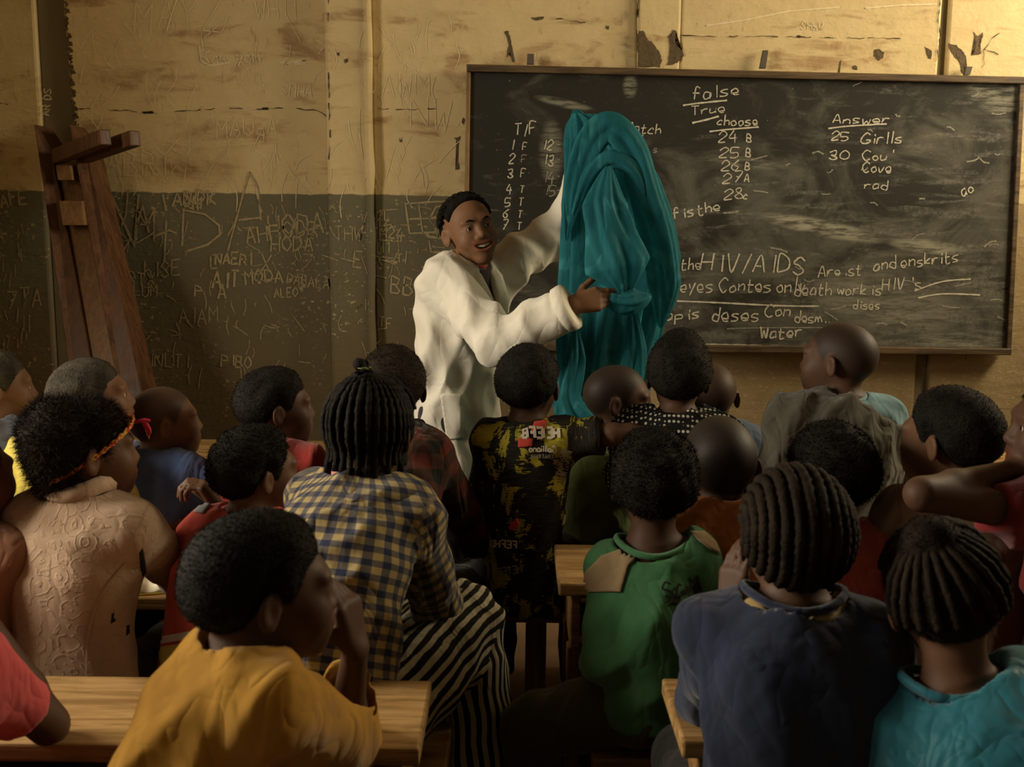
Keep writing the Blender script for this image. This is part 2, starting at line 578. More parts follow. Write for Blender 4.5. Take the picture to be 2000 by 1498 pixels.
# ------------------------------------------------------------------ hand lettering
GL = {
    'A': '02 28 42/14 34', 'B': '02 08 37 35 05/25 43 32 02', 'C': '47 28 06 04 22 43', 'D': '02 08 37 45 33 02',
    'E': '42 02 08 48/05 35', 'F': '02 08 48/05 35', 'G': '47 28 05 03 22 43 44 24', 'H': '02 08/42 48/05 45', 'I': '22 28',
    'J': '38 33 12 03', 'K': '02 08/47 05 42', 'L': '08 02 42', 'M': '02 08 25 48 42', 'N': '02 08 42 48',
    'O': '28 06 04 22 44 46 28', 'P': '02 08 37 45 05', 'R': '02 08 37 45 05/25 42', 'S': '47 28 06 25 43 22 03',
    'T': '22 28/08 48', 'U': '08 03 22 43 48', 'V': '08 22 48', 'W': '08 12 26 32 48', 'X': '02 48/08 42',
    'Y': '08 25 48/25 22', 'Z': '08 48 02 42',
    'a': '35 15 03 12 33 35 32', 'b': '08 02 32 44 25 04', 'c': '34 25 03 12 32', 'd': '38 32 12 03 15 34', 'e': '03 33 25 04 12 32',
    'f': '37 28 17 12/05 35', 'g': '35 15 03 32 35 30 10', 'h': '08 02/04 25 34 32', 'i': '15 12/17 16', 'j': '25 21 00',
    'k': '08 02/35 03 32', 'l': '18 12', 'm': '05 02/04 15 22/24 35 42', 'n': '05 02/04 25 34 32', 'o': '25 04 12 33 25',
    'p': '05 00/05 35 33 03', 'r': '05 02/03 15 35', 's': '35 15 04 33 22 02', 't': '17 12 32/05 35', 'u': '05 03 12 33 35 32',
    'v': '05 12 35', 'w': '05 12 24 32 45', 'y': '05 13/35 10', 'x': '05 32/35 02',
    '0': '28 06 03 22 43 46 28', '1': '28 22', '2': '06 28 46 02 42', '3': '07 38 35 15 43 22 03', '4': '28 04 44/36 31',
    '5': '48 08 05 35 43 22 02', '6': '38 05 03 22 34 15', '7': '08 48 12/15 35', '8': '25 07 28 37 25 03 22 43 25',
    '/': '11 38', '-': '15 35', '.': '12 13', "'": '28 26', ',': '12 01', '+': '05 45/27 23', '?': '17 38 35 24/22 22', '=': '06 36/04 34',
}


def crom(P, k=5):
    if len(P) < 3:
        return P
    Q = [P[0]] + P + [P[-1]]
    out = []
    for i in range(1, len(Q) - 2):
        p0, p1, p2, p3 = Q[i - 1], Q[i], Q[i + 1], Q[i + 2]
        for j in range(k):
            t = j / k
            out.append(tuple(0.5 * ((2 * p1[d]) + (-p0[d] + p2[d]) * t + (2 * p0[d] - 5 * p1[d] + 4 * p2[d] - p3[d]) * t * t +
                                    (-p0[d] + 3 * p1[d] - 3 * p2[d] + p3[d]) * t ** 3) for d in (0, 1)))
    out.append(P[-1])
    return out


def text_strokes(text, px, py, h, ang=0.0, adv=0.82, jit=0.25, mirror=False, seed=0, slant=0.0, round_=True):
    """polylines in picture pixels; h is the cap height"""
    r = random.Random(hash(text) % 9999 if False else sum(map(ord, text)) + seed)
    u = h / 6.0
    ca, sa = math.cos(rad(ang)), math.sin(rad(ang))
    x = 0.0
    res = []
    for ch in text:
        g = GL.get(ch)
        if g is None:
            x += 3.6 * adv
            continue
        wmax = 0
        hs = r.uniform(0.92, 1.08)
        dy = r.uniform(-jit, jit)
        for st in g.split('/'):
            P = [(float(c[0]) + r.uniform(-jit, jit) * .5, (float(c[1]) - 2) * hs + dy + r.uniform(-jit, jit) * .5) for c in st.split()]
            wmax = max(wmax, max(p[0] for p in P))
            if round_:
                P = crom(P)
            Q = []
            for (a, b) in P:
                X = (x + a * adv + b * slant) * u
                Yy = -b * u
                if mirror:
                    X = -X
                Q.append((px + X * ca - Yy * sa, py + X * sa + Yy * ca))
            res.append(Q)
        x += (wmax + 1.3) * adv
    return res


def ribbons(name, strokes, w, place, material, parent, seed=0, rough=0.35):
    """thin chalk or scratch strokes; place maps picture point -> (point, normal)"""
    r = random.Random(seed)
    V, Fq = [], []
    for P in strokes:
        # resample
        Q = [P[0]]
        for p in P[1:]:
            d = math.hypot(p[0] - Q[-1][0], p[1] - Q[-1][1])
            k = max(1, int(d / 6))
            a = Q[-1]
            for i in range(1, k + 1):
                Q.append((a[0] + (p[0] - a[0]) * i / k, a[1] + (p[1] - a[1]) * i / k))
        if len(Q) < 2:
            continue
        base = len(V)
        ok = True
        row = []
        for i, q in enumerate(Q):
            a, b = Q[max(i - 1, 0)], Q[min(i + 1, len(Q) - 1)]
            tx, ty = b[0] - a[0], b[1] - a[1]
            L = math.hypot(tx, ty) or 1
            ww = w * 0.5 * (1 + r.uniform(-rough, rough))
            nx, ny = -ty / L * ww, tx / L * ww
            A = place(q[0] + nx, q[1] + ny)
            B = place(q[0] - nx, q[1] - ny)
            row.append((A, B))
        prev = None
        for A, B in row:
            if A is None or B is None:
                prev = None
                continue
            i0 = len(V)
            V += [tuple(A), tuple(B)]
            if prev is not None:
                Fq.append((prev, prev + 1, i0 + 1, i0))
            prev = i0
    if not Fq:
        return None
    return link(name, mesh_np(name, V, Fq, False), material, parent)


def on_plane(Y):
    return lambda x, y: at(x, y, Y)


def wall_y(x):
    return YW - 0.0775 if 640 < x < 728 else (YW - 0.0375 if x >= 728 else YW - 0.0025)


def on_wall(x, y):
    if 1243 < x < 1326:
        return at(x, y, YW - 0.0625)
    if x > 1326:
        return at(x, y, YW - 0.0575)
    return at(x, y, wall_y(x))


W = lambda t, x, y, h, a=0, w=3.2, adv=0.82, m=None, **k: ribbons('scratched_writing', text_strokes(t, x, y, h, a, adv, jit=.55, round_=False, **k), w, on_wall, m or M_SCRATCH, wall)
W('AM', 358, 408, 28, 0, 3.5, m=M_SCRATCH)
W('ABDK', 338, 402, 30, 0, 3.5)
W('N', 216, 470, 92, 2, 4.0)
W('A', 262, 452, 54, 2, 3.2)
W('M', 268, 470, 60, 2, 2.6)
ribbons('scratched_writing', [[(250, 372), (246, 420), (238, 440)], [(318, 380), (325, 412)], [(360, 372), (356, 480)],
                              [(356, 410), (400, 418), (428, 440), (430, 458), (405, 478), (360, 492)],
                              [(487, 335), (468, 405), (445, 490)], [(487, 335), (503, 365), (510, 430)], [(466, 430), (508, 425)],
                              [(325, 430), (321, 512)], [(300, 462), (330, 450), (345, 456)], [(215, 495), (240, 492), (252, 470), (268, 474), (300, 455)]],
        3.6, on_wall, M_SCRATCH, wall, 3)
W('HODA', 524, 458, 40, -2, 3.6)
W('AHHODR', 482, 476, 34, -6, 3.0)
W('HODA', 530, 490, 30, 0, 3.0)
W('NAERI', 420, 516, 22, 2, 3.6)
W('L', 412, 526, 24, 0, 2.6)
W('X', 508, 530, 36, 5, 2.8)
W('AIT', 415, 560, 30, 3, 4.2)
W('hISE', 283, 540, 30, 0, 2.4)
W('ARTX', 230, 556, 26, 2, 2.4)
W('MJLUM', 232, 576, 22, 2, 2.4)
W('P', 380, 580, 24, 4, 3.2)
W('DABALA', 560, 553, 20, 7, 2.4)
W('ALEO', 536, 580, 17, 0, 2.8)
W('A', 425, 582, 30, 2, 3.0)
W('MODA', 480, 555, 26, -4, 3.2)
W('PIBO', 432, 716, 24, 2, 2.8)
W('AIAM', 350, 632, 30, 0, 1.6)
W('INLTI', 290, 716, 26, 2, 2.0)
W('2L', 736, 430, 20, 2, 2.6)
W('M24', 742, 464, 22, 4, 2.6)
W('IT', 742, 492, 26, 0, 2.4)
W('AI', 768, 510, 24, 10, 2.6)
W('+h', 822, 535, 30, 0, 3.0)
W('BB', 762, 572, 34, 6, 3.4)
W('PAB', 845, 590, 28, 8, 3.0)
W('V', 815, 640, 44, 4, 2.6)
W('M', 848, 640, 36, 0, 2.0)
W('TF', 740, 640, 20, 0, 2.0)
W('AE', 700, 470, 60, 0, 2.0)
W('THW', 655, 470, 26, 0, 1.8)
W('E', 690, 520, 30, 4, 2.2)
W('7TA', 14, 600, 34, 0, 2.4)
W('I', 48, 648, 34, 0, 2.0)
W('AFE', 2, 404, 26, -8, 4.0)
ribbons('scratched_writing', [[(790, 398), (850, 394), (900, 392)], [(792, 400), (800, 456), (880, 452)], [(818, 400), (826, 456)],
                              [(838, 430), (852, 404), (880, 400)], [(800, 428), (890, 424)], [(835, 462), (900, 470)], [(838, 470), (842, 492), (890, 494)]],
        3.6, on_wall, M_SCRATCH, wall, 4)
# scribbles on the limewash above the dado
W('SMHA', 548, 186, 22, 4, 2.0, m=M_SCRATCH_HI)
W('Kaw ygm', 395, 122, 26, 0, 2.2, m=M_SCRATCH_HI)
W('MAYZ', 262, 60, 60, 2, 1.8, m=M_SCRATCH_HI)
W('MAUgA', 425, 268, 34, -2, 1.6, m=M_SCRATCH_HI)
W('WHTl', 500, 38, 34, -3, 1.8, m=M_SCRATCH_HI)
W('ABRI', 210, 340, 46, 0, 1.5, m=M_SCRATCH_HI)
W('NW', 800, 250, 60, 4, 1.6, m=M_SCRATCH_HI)
W('AWM', 745, 190, 46, 0, 1.4, m=M_SCRATCH_HI)
W('SHhW', 1565, 58, 16, 3, 1.8, m=M_SCRATCH_HI)
W('AR DS', 96, 226, 16, -84, 1.8, m=M_SCRATCH_HI)
ribbons('scratched_writing', [[(390, 90), (394, 120), (410, 128), (450, 122)], [(1380, 50), (1450, 40), (1540, 22), (1640, 14)], [(1690, 16), (1760, 10), (1830, 8)],
                              [(345, 0), (326, 60)], [(548, 122), (600, 118), (560, 126), (596, 124)]], 3.0, on_wall, M_SCRATCH_HI, wall, 5)
rs = random.Random(11)
sc = []
for i in range(150):
    x, y = rs.uniform(200, 900), rs.uniform(395, 720)
    L, a = rs.uniform(8, 40), rs.choice([math.pi / 2, 0.2, 2.0, 1.2]) + rs.uniform(-.4, .4)
    sc.append(crom([(x, y), (x + L * .5 * math.cos(a) + rs.uniform(-4, 4), y + L * .5 * math.sin(a)), (x + L * math.cos(a), y + L * math.sin(a))]))
for i in range(25):
    x, y = rs.uniform(0, 62), rs.uniform(395, 690)
    sc.append([(x, y), (x + rs.uniform(-6, 6), y + rs.uniform(8, 30))])
ribbons('scratch_marks', sc, 1.6, on_wall, M_SCRATCH, wall, 6)
sc = []
for i in range(130):
    x, y = rs.uniform(150, 900), rs.uniform(10, 370)
    L, a = rs.uniform(15, 70), rs.choice([math.pi / 2, math.pi / 2, 2.1, 1.1]) + rs.uniform(-.3, .3)
    sc.append(crom([(x, y), (x + L * .5 * math.cos(a) + rs.uniform(-8, 8), y + L * .5 * math.sin(a)), (x + L * math.cos(a), y + L * math.sin(a))]))
ribbons('scratch_marks', sc, 1.3, on_wall, M_SCRATCH_HI, wall, 7)
# cracks
crk = []
for pts_ in ([(150, 213), (210, 214), (285, 219), (300, 221), (340, 218), (400, 214), (430, 212), (500, 213), (560, 211), (620, 216), (637, 225), (641, 250)],
             [(0, 201), (25, 205), (45, 213), (66, 215)], [(1330, 70), (1400, 72), (1480, 70), (1560, 72), (1640, 74), (1800, 76)],
             [(1086, 36), (1110, 40), (1150, 46), (1186, 54)], [(1836, 0), (1832, 40), (1836, 70), (1830, 110), (1828, 140)],
             [(1922, 98), (1935, 78), (1960, 60), (1978, 50)], [(1922, 96), (1950, 106), (1985, 110)], [(1920, 100), (1922, 125), (1916, 140)],
             [(740, 212), (800, 214), (860, 212), (900, 210)], [(641, 0), (638, 60), (641, 150), (644, 260), (642, 320)], [(1246, 0), (1244, 50), (1246, 90)],
             [(1887, 690), (1882, 720), (1884, 760)], [(1810, 700), (1806, 740), (1808, 760)]):
    P = []
    for a, b in zip(pts_, pts_[1:]):
        k = max(2, int(math.hypot(b[0] - a[0], b[1] - a[1]) / 8))
        for i in range(k):
            P.append((a[0] + (b[0] - a[0]) * i / k + rs.uniform(-1.2, 1.2), a[1] + (b[1] - a[1]) * i / k + rs.uniform(-1.5, 1.5)))
    while len(P) > 3:                       # hairline pieces with gaps between them
        k = rs.randint(3, 9)
        if len(P[:k]) > 2:
            crk.append(P[:k])
        P = P[k + rs.randint(0, 3):]
ribbons('plaster_crack', crk, 1.3, lambda x, y: on_wall(x, y) + Vector((0, -0.001, 0)), M_CRACK, wall, 8, rough=0.8)
for i, ol in enumerate([[(278, 218), (298, 217), (300, 221), (282, 222)], [(512, 210), (523, 209), (524, 214), (513, 214)]]):
    blotch('plaster_chip', ol, YW - 0.003, M_CRACK, wall, jag=0.6, seed=300 + i)

# ------------------------------------------------------------------ blackboard


def mat_board():
    m = NT('black_painted_board', 0.72, 0.3)
    o = m.obj()
    X, Y, Z = m.xyz(o)
    sm = m.noise(m.scale(o, (1, 1, 1.3), rot=(0, 0.35, 0)), 3.2, 7, 0.66, 0.9)
    st = m.noise(m.scale(o, (0.5, 1, 3.0), rot=(0, -0.2, 0)), 9, 5, 0.62, 0.5)
    fl = m.noise(o, 60, 4, 0.65)
    bx0, bx1 = at(905, 400, YW).x, at(1980, 400, YW).x
    bz0, bz1 = at(1500, 690, YW).z, at(1500, 130, YW).z
    right = m.ss(X, bx0 + (bx1 - bx0) * 0.25, bx0 + (bx1 - bx0) * 0.95)
    low = m.ss(Z, bz1, bz0)
    amt = m.math('ADD', m.math('MULTIPLY', right, 0.10), m.math('MULTIPLY', low, 0.12))
    k = m.ss(m.math('ADD', sm, amt), 0.52, 0.78)
    k2 = m.math('MULTIPLY', m.ss(m.math('ADD', st, amt), 0.62, 0.80), m.ss(fl, 0.25, 0.75))
    base = m.mix(sm, (0.009, 0.008, 0.005), (0.022, 0.020, 0.014))
    c = m.mix(m.math('MULTIPLY', k, 0.5), base, (0.15, 0.145, 0.115))
    c = m.mix(m.math('MULTIPLY', k2, 0.55), c, (0.22, 0.21, 0.17))
    # half-wiped swipes of chalk
    for (px, py, rx, rz, ang, g) in ((1590, 445, 0.26, 0.035, 0.18, 0.85), (1790, 480, 0.16, 0.03, 0.1, 0.7), (1930, 190, 0.14, 0.08, 0.2, 0.5),
                                     (1225, 175, 0.03, 0.05, 0, 0.5), (1100, 208, 0.12, 0.018, 0.2, 0.5), (1075, 300, 0.05, 0.13, 0, 0.38),
                                     (1720, 590, 0.3, 0.12, 0.2, 0.35), (1440, 320, 0.18, 0.025, 0.1, 0.3), (1500, 150, 0.5, 0.025, 0.0, 0.25), (1900, 660, 0.35, 0.04, 0, 0.45)):
        c0 = at(px, py, YW)
        v = m.scale(o, (1, 1, 1), loc=(-c0.x, 0, -c0.z))
        v = m.n('ShaderNodeVectorRotate', props={'rotation_type': 'Y_AXIS'}, Vector=v, Angle=-ang)
        x_, y_, z_ = m.xyz(v)
        r2 = m.math('ADD', m.math('POWER', m.math('DIVIDE', m.math('ABSOLUTE', x_), rx), 2.0), m.math('POWER', m.math('DIVIDE', m.math('ABSOLUTE', z_), rz), 2.0))
        g_ = m.math('MULTIPLY', m.ss(r2, 1.3, 0.1), m.ss(m.noise(m.scale(o, (0.35, 1, 2.2), rot=(0, -0.25, 0)), 30, 4, 0.65), 0.36, 0.62))
        c = m.mix(m.math('MULTIPLY', g_, g), c, (0.33, 0.32, 0.24))
    specks = m.ss(m.noise(m.scale(o, (1, 1, 0.6)), 130, 2, 0.5), 0.70, 0.76)
    c = m.mix(m.math('MULTIPLY', specks, 0.5), c, (0.35, 0.33, 0.26))
    return m.done(c, m.bump(sm, 0.15, 0.004), m.ss(sm, -0.8, 1.1))


def mat_chalk(name, col, k=0.42):
    m = NT(name, 1.0, 0.0)
    o = m.obj()
    n = m.noise(o, 420, 3, 0.6)
    tr = m.n('ShaderNodeBsdfTransparent')
    mx = m.t.nodes.new('ShaderNodeMixShader')
    m.put(mx.inputs[0], m.ss(n, k - 0.06, k + 0.06))
    m.t.links.new(tr, mx.inputs[1])
    m.t.links.new(m.b.outputs[0], mx.inputs[2])
    m.t.links.new(mx.outputs[0], m.out.inputs[0])
    return m.done(col)


M_BOARD = mat_board()
M_CHALK = mat_chalk('chalk', (0.60, 0.56, 0.44), 0.43)
M_CHALK_F = mat_chalk('faint_chalk', (0.40, 0.38, 0.30), 0.49)
M_FRAME = mat_wood('blackboard_frame_wood', (0.045, 0.032, 0.018), (0.12, 0.075, 0.035), 'X', 0.6)
M_FRAMEL = mat_wood('blackboard_stile_wood', (0.12, 0.062, 0.022), (0.24, 0.14, 0.055), 'Z', 0.6)
M_TAB = mat_plain('rusty_hook', (0.06, 0.05, 0.035), (0.12, 0.10, 0.07), 40, 0.7)

BB = empty('blackboard', at(1445, 690, YW - 0.08), label='large wooden framed blackboard covered in chalk handwriting', cat='blackboard')
YB = YW - 0.115                             # front face of the black panel


def bpart(name, quad, y0, y1, material, bev=0.004):
    fr = [at(x, y, y0) for x, y in quad]
    bk = [Vector((p.x, y1, p.z)) for p in fr]
    o = hexa(name, fr + bk, material, None, bev)
    o.parent = BB
    o.matrix_parent_inverse = Matrix.Translation(-BB.location)
    return o


bpart('panel', [(916, 676), (1972, 688), (1996, 158), (916, 142)], YB, YW - 0.075, M_BOARD, 0)
bpart('frame_rail', [(911, 139), (2010, 164), (2011, 150), (911, 125)], YB - 0.025, YW - 0.075, M_FRAME)
bpart('frame_rail', [(900, 684), (1976, 694), (1977, 681), (900, 669)], YB - 0.03, YW - 0.075, M_FRAME)
bpart('frame_stile', [(902, 676), (911, 676), (919, 140), (911, 140)], YB - 0.018, YW - 0.075, M_FRAMEL)
bpart('frame_stile', [(1966, 686), (1976, 686), (2003, 160), (1992, 160)], YB - 0.018, YW - 0.075, M_FRAME)
for q in ([(1029, 125), (1043, 125), (1043, 105), (1030, 105)], [(1484, 133), (1496, 133), (1501, 98), (1491, 98)], [(1884, 146), (1895, 146), (1900, 130), (1888, 130)]):
    bpart('hanging_tab', q, YW - 0.10, YW - 0.08, M_TAB, 0.001)


def chalk(t, x, y, h, a=0, w=2.4, adv=0.82, m=None, **k):
    k.setdefault('jit', .5)
    k.setdefault('slant', .13)
    dx = 0.0
    for word in t.split(' '):
        st = text_strokes(word, x + dx * math.cos(rad(a)), y + dx * math.sin(rad(a)), h, a, adv, seed=int(x), **k)
        o = ribbons('chalk_writing', st, w * .82, on_plane(YB - 0.0015), m or M_CHALK, None)
        o.parent = BB
        o.matrix_parent_inverse = Matrix.Translation(-BB.location)
        dx = max(q[0] for s_ in st for q in s_) - x + h * .42


def chalk_line(P, w=2.4, m=None):
    o = ribbons('chalk_line', [crom(P)], w, on_plane(YB - 0.0015), m or M_CHALK, None)
    o.parent = BB
    o.matrix_parent_inverse = Matrix.Translation(-BB.location)


chalk('T/F', 1005, 264, 22, -4)
for i, (num, l, y) in enumerate((('1', 'F', 293), ('2', 'F', 318), ('3', 'F', 347), ('4', 'T', 377), ('5', 'T', 403), ('6', 'T', 425), ('7', 'T', 449))):
    chalk(num, 996 - i * 2.6, y, 18, 2)
    chalk(l, 1020 - i * 1.8, y, 15, 0, 2.0, m=M_CHALK if i != 1 else M_CHALK_F)
for i, (num, y) in enumerate((('12', 292), ('13', 321), ('14', 354), ('15', 381))):
    chalk(num, 1058 + i * 1.5, y, 20, 4, 2.2, m=M_CHALK if i < 2 else M_CHALK_F)
    chalk('-', 1086, y, 16, 0, 2.0, m=M_CHALK_F)
chalk('Match', 1218, 258, 20, 3, 2.2, 1.0)
chalk('E', 1244, 286, 18, 0, 2.2)
chalk('s:', 1276, 298, 16, 0, 2.0, m=M_CHALK_F)
chalk('false', 1352, 194, 25, -5, 2.4, 1.15)
chalk_line([(1334, 206), (1360, 202), (1420, 196)], 3)
chalk('True', 1350, 226, 19, -6, 2.2, 1.2)
chalk_line([(1352, 240), (1375, 235), (1404, 227)], 3.4)
chalk('choose', 1400, 244, 19, 0, 2.4, 1.0)
chalk_line([(1386, 257), (1420, 253), (1482, 248)], 2.8)
for i, (a, b, y) in enumerate((('24', 'B', 277), ('25', 'B', 307), ('26', 'B', 332), ('27', 'A', 357), ('28', 'c', 388))):
    chalk(a, 1402 + i * 3, y, 20, 0, 2.3, 1.15)
    chalk(b, 1458 - i * 1.5, y - 1, 16, 0, 2.6)
chalk("f is the", 1314, 428, 22, -10, 2.8, 1.0)
chalk('Answer', 1626, 240, 18, 1, 2.4, 1.35)
chalk_line([(1618, 251), (1660, 246), (1732, 242)], 2.6)
chalk('25', 1624, 274, 17, 0, 2.4, 1.2)
chalk('Girlls', 1682, 280, 22, 0, 2.6, 1.1)
chalk('30', 1618, 311, 17, 0, 2.4, 1.5)
chalk("Cou'", 1684, 312, 20, 0, 2.4, 1.1)
chalk('Cove', 1684, 338, 20, 0, 2.4, 1.0)
chalk('rad', 1688, 368, 18, 0, 2.2, 1.3)
chalk('ao', 1880, 385, 24, -25, 2.6)
chalk('the', 1330, 525, 24, 0, 2.6, 0.8)
chalk('HIV/AIDS', 1368, 527, 34, 2, 3.2, 0.98)
chalk('eyes Contes only', 1328, 570, 28, 0, 2.6, 0.82)
chalk('death work is', 1552, 578, 24, -1, 2.4, 0.85)
chalk("HIV 's", 1722, 568, 22, -3, 2.4, 0.9)
chalk('Are .st', 1598, 540, 22, -2, 2.3, 0.9)
chalk('and enskrits', 1706, 528, 24, -6, 2.6, 0.9)
chalk_line([(1786, 568), (1840, 550), (1896, 545)], 2.6)
chalk_line([(1793, 582), (1840, 574), (1914, 576)], 2.8)
chalk_line([(1322, 588), (1400, 591), (1520, 597), (1600, 598)], 2.8)
chalk('ap is', 1300, 626, 22, -4, 2.8, 1.1)
chalk('deses', 1390, 624, 28, 2, 3.0, 0.95)
chalk('Con)', 1494, 618, 26, 2, 2.8, 0.85)
chalk('desm..', 1552, 630, 22, 0, 2.6, 0.85)
chalk('dises', 1666, 604, 18, 0, 2.2, 0.9)
chalk_line([(1420, 642), (1500, 640), (1610, 640)], 1.8, M_CHALK_F)
chalk('Water', 1484, 660, 24, -2, 3.2, 0.95)
for i in range(34):
    x, y = rs.uniform(1400, 1960), rs.uniform(160, 660)
    a = rs.uniform(-.5, .6)
    L = rs.uniform(8, 36)
    chalk_line([(x, y), (x + L * .5 * math.cos(a), y + L * .5 * math.sin(a) + rs.uniform(-5, 5)), (x + L * math.cos(a), y + L * math.sin(a))], rs.uniform(1.4, 3.2), M_CHALK_F)
chalk_line([(1330, 672), (1500, 676), (1700, 681), (1962, 685)], 4.0)

# ------------------------------------------------------------------ upended bench against the wall
M_DESKRED = mat_wood('dark_red_bench_wood', (0.055, 0.022, 0.009), (0.12, 0.052, 0.020), 'Z', 0.55)
M_DESKMID = mat_wood('pale_bench_underside', (0.15, 0.078, 0.03), (0.24, 0.13, 0.052), 'Z', 0.6)
LB = empty('upended_bench', atz(240, 1060, 0.0), label='dark wooden bench stood on end, leaning against the wall', cat='bench')
LBI = Matrix.Translation(-Vector(LB.location))


def lb_part(o):
    o.parent = LB
    o.matrix_parent_inverse = LBI
    return o


def slanted(name, quad, y0s, dy, material, bev=0.004):
    fr = [at(x, y, y0) for (x, y), y0 in zip(quad, y0s)]
    bk = [p + Vector((0, dy, 0)) for p in fr]
    return lb_part(hexa(name, fr + bk, material, None, bev))


yt, yb = 4.50, 4.02
# side boards seen edge-on from below, the pale board between them, arms sticking out on top
slanted('side_board', [(165, 930), (220, 930), (101, 292), (66, 242)], (yb, yb, yt, yt), 0.17, M_DESKRED)
slanted('side_board', [(263, 930), (315, 930), (168, 285), (134, 242)], (yb, yb, yt, yt), 0.17, M_DESKRED)
slanted('seat_plank', [(216, 930), (266, 930), (150, 318), (104, 318)], (yb + .006, yb + .006, yt + .012, yt + .012), 0.03, M_DESKMID)
slanted('cross_block', [(122, 440), (166, 440), (160, 392), (114, 392)], (4.33, 4.33, 4.37, 4.37), 0.05, M_DESKMID)
slanted('cross_block', [(112, 352), (142, 352), (138, 322), (108, 322)], (4.41, 4.41, 4.43, 4.43), 0.05, M_DESKMID)
p0, p1 = at(112, 306, 4.46), at(206, 268, 4.18)
q0, q1 = at(160, 306, 4.50), at(264, 270, 4.22)
for a, b in ((p0, p1), (q0, q1)):
    d = (b - a).normalized()
    upv = Vector((0, 0, 1))
    upv = (upv - d * upv.dot(d)).normalized()
    sd = d.cross(upv)
    lb_part(plank('leg_board', a, b, upv * 0.028, sd * 0.022, M_DESKRED))
crk = crom([(128, 456), (137, 462), (150, 510), (166, 570), (180, 640), (190, 720)])
o = ribbons('crack', [crk], 2.5, lambda x, y: at(x, y, 4.50 - (y - 318) / (930 - 318) * 0.48 + 0.010 - 0.004), M_CRACK, None)
lb_part(o)
# ------------------------------------------------------------------ desks and benches
M_TOPW = mat_wood('worn_desk_top_wood', (0.21, 0.115, 0.038), (0.40, 0.245, 0.095), 'X', 0.6, 0.55)
M_SIDEW = mat_wood('desk_frame_wood', (0.13, 0.065, 0.022), (0.27, 0.15, 0.055), 'X', 0.6)
M_LEGW = mat_wood('bench_leg_wood', (0.13, 0.065, 0.022), (0.26, 0.145, 0.055), 'Z', 0.6)


def school_desk(x0, x1, y0, y1, z, label, lowrail=True, slope=0.0, parts=2):
    r = empty('school_desk', ((x0 + x1) / 2, (y0 + y1) / 2, 0), label=label, cat='desk', group='wooden school desks in rows')
    lx0, lx1, ly0, ly1 = x0 - r.location.x, x1 - r.location.x, y0 - r.location.y, y1 - r.location.y
    t = 0.032
    dz = slope
    hexa('desk_top', [(lx0, ly0, z - t), (lx1, ly0, z - t), (lx1, ly0, z), (lx0, ly0, z),
                      (lx0, ly1, z - t + dz), (lx1, ly1, z - t + dz), (lx1, ly1, z + dz), (lx0, ly1, z + dz)], M_TOPW, r, 0.005)
    box('apron', (lx0 + 0.05, ly1 - 0.05, z - 0.13), (lx1 - 0.05, ly1 - 0.028, z - t - 0.001), M_SIDEW, r)
    if lowrail:
        box('book_shelf', (lx0 + 0.05, ly0 + 0.03, z - 0.16), (lx1 - 0.05, ly1 - 0.052, z - 0.14), M_SIDEW, r)
    for x in (lx0 + 0.03, lx1 - 0.055):
        box('side_panel', (x, ly0 + 0.03, z - 0.17), (x + 0.025, ly1 - 0.03, z - t - 0.001), M_SIDEW, r)
        for yy in (ly0 + 0.04, ly1 - 0.09):
            box('leg', (x - 0.006, yy, 0), (x + 0.031, yy + 0.045, z - 0.171), M_LEGW, r)
        box('cross_bar', (x + 0.002, ly0 + 0.086, 0.12), (x + 0.022, ly1 - 0.091, 0.165), M_SIDEW, r)
    box('foot_rail', (lx0 + 0.056, ly1 - 0.085, 0.12), (lx1 - 0.058, ly1 - 0.06, 0.16), M_SIDEW, r)
    return r


def bench(x0, x1, y0, y1, z, label, legx=()):
    r = empty('bench', ((x0 + x1) / 2, (y0 + y1) / 2, 0), label=label, cat='bench', group='plank benches behind the desks')
    lx0, lx1, ly0, ly1 = x0 - r.location.x, x1 - r.location.x, y0 - r.location.y, y1 - r.location.y
    box('seat_plank', (lx0, ly0, z - 0.035), (lx1, ly1, z), M_TOPW, r, 0.005)
    for x in legx or (lx0 + 0.10, lx1 - 0.15):
        for yy in (ly0 + 0.02, ly1 - 0.065):
            box('leg', (x, yy, 0), (x + 0.055, yy + 0.045, z - 0.036), M_LEGW, r)
        box('cross_bar', (x + 0.012, ly0 + 0.066, 0.10), (x + 0.042, ly1 - 0.066, 0.15), M_SIDEW, r)
    box('stretcher', (lx0 + 0.156, (ly0 + ly1) / 2 - 0.015, 0.10), (lx1 - 0.151, (ly0 + ly1) / 2 + 0.015, 0.14), M_SIDEW, r)
    return r


ZD, ZB = 0.65, 0.41
xa = atz(841, 1340, ZD).x
school_desk(-1.45, xa, 1.70, 1.975, ZD, 'desk across the lower left with bare worn top, person in ochre jacket leaning on it')
xb = atz(1293, 1325, ZD).x
school_desk(xb, 1.55, 1.74, 2.0, ZD, 'desk at lower right, mostly hidden behind person in navy top')
school_desk(-1.75, -0.42, 2.50, 2.76, 0.62, 'desk behind person in pinkish beige top, left of the aisle')
xc = atz(1092, 1142, ZD).x
school_desk(xc, 1.75, 2.55, 2.88, ZD, 'desk with sawn open end in the middle, before person in green sweatshirt')
school_desk(-1.95, -0.52, 3.5, 3.9, 0.70, 'front row desk at left, seen between person in blue and person in checked shirt', slope=0.02)
xd = at(1482, 860, 3.6).x
school_desk(xd, 2.3, 3.45, 3.78, 0.76, 'front row desk at right with books on it, before person in grey wrap', slope=0.0)
bench(-1.5, -0.10, 1.22, 1.46, ZB, 'bench under person in ochre jacket')
bench(0.2, 1.6, 1.28, 1.54, ZB, 'bench under person in navy top and person in teal')
bench(-1.75, -0.12, 2.06, 2.32, ZB, 'bench under person in pinkish beige top and person in checked shirt')
xe = atz(1150, 1430, ZB).x
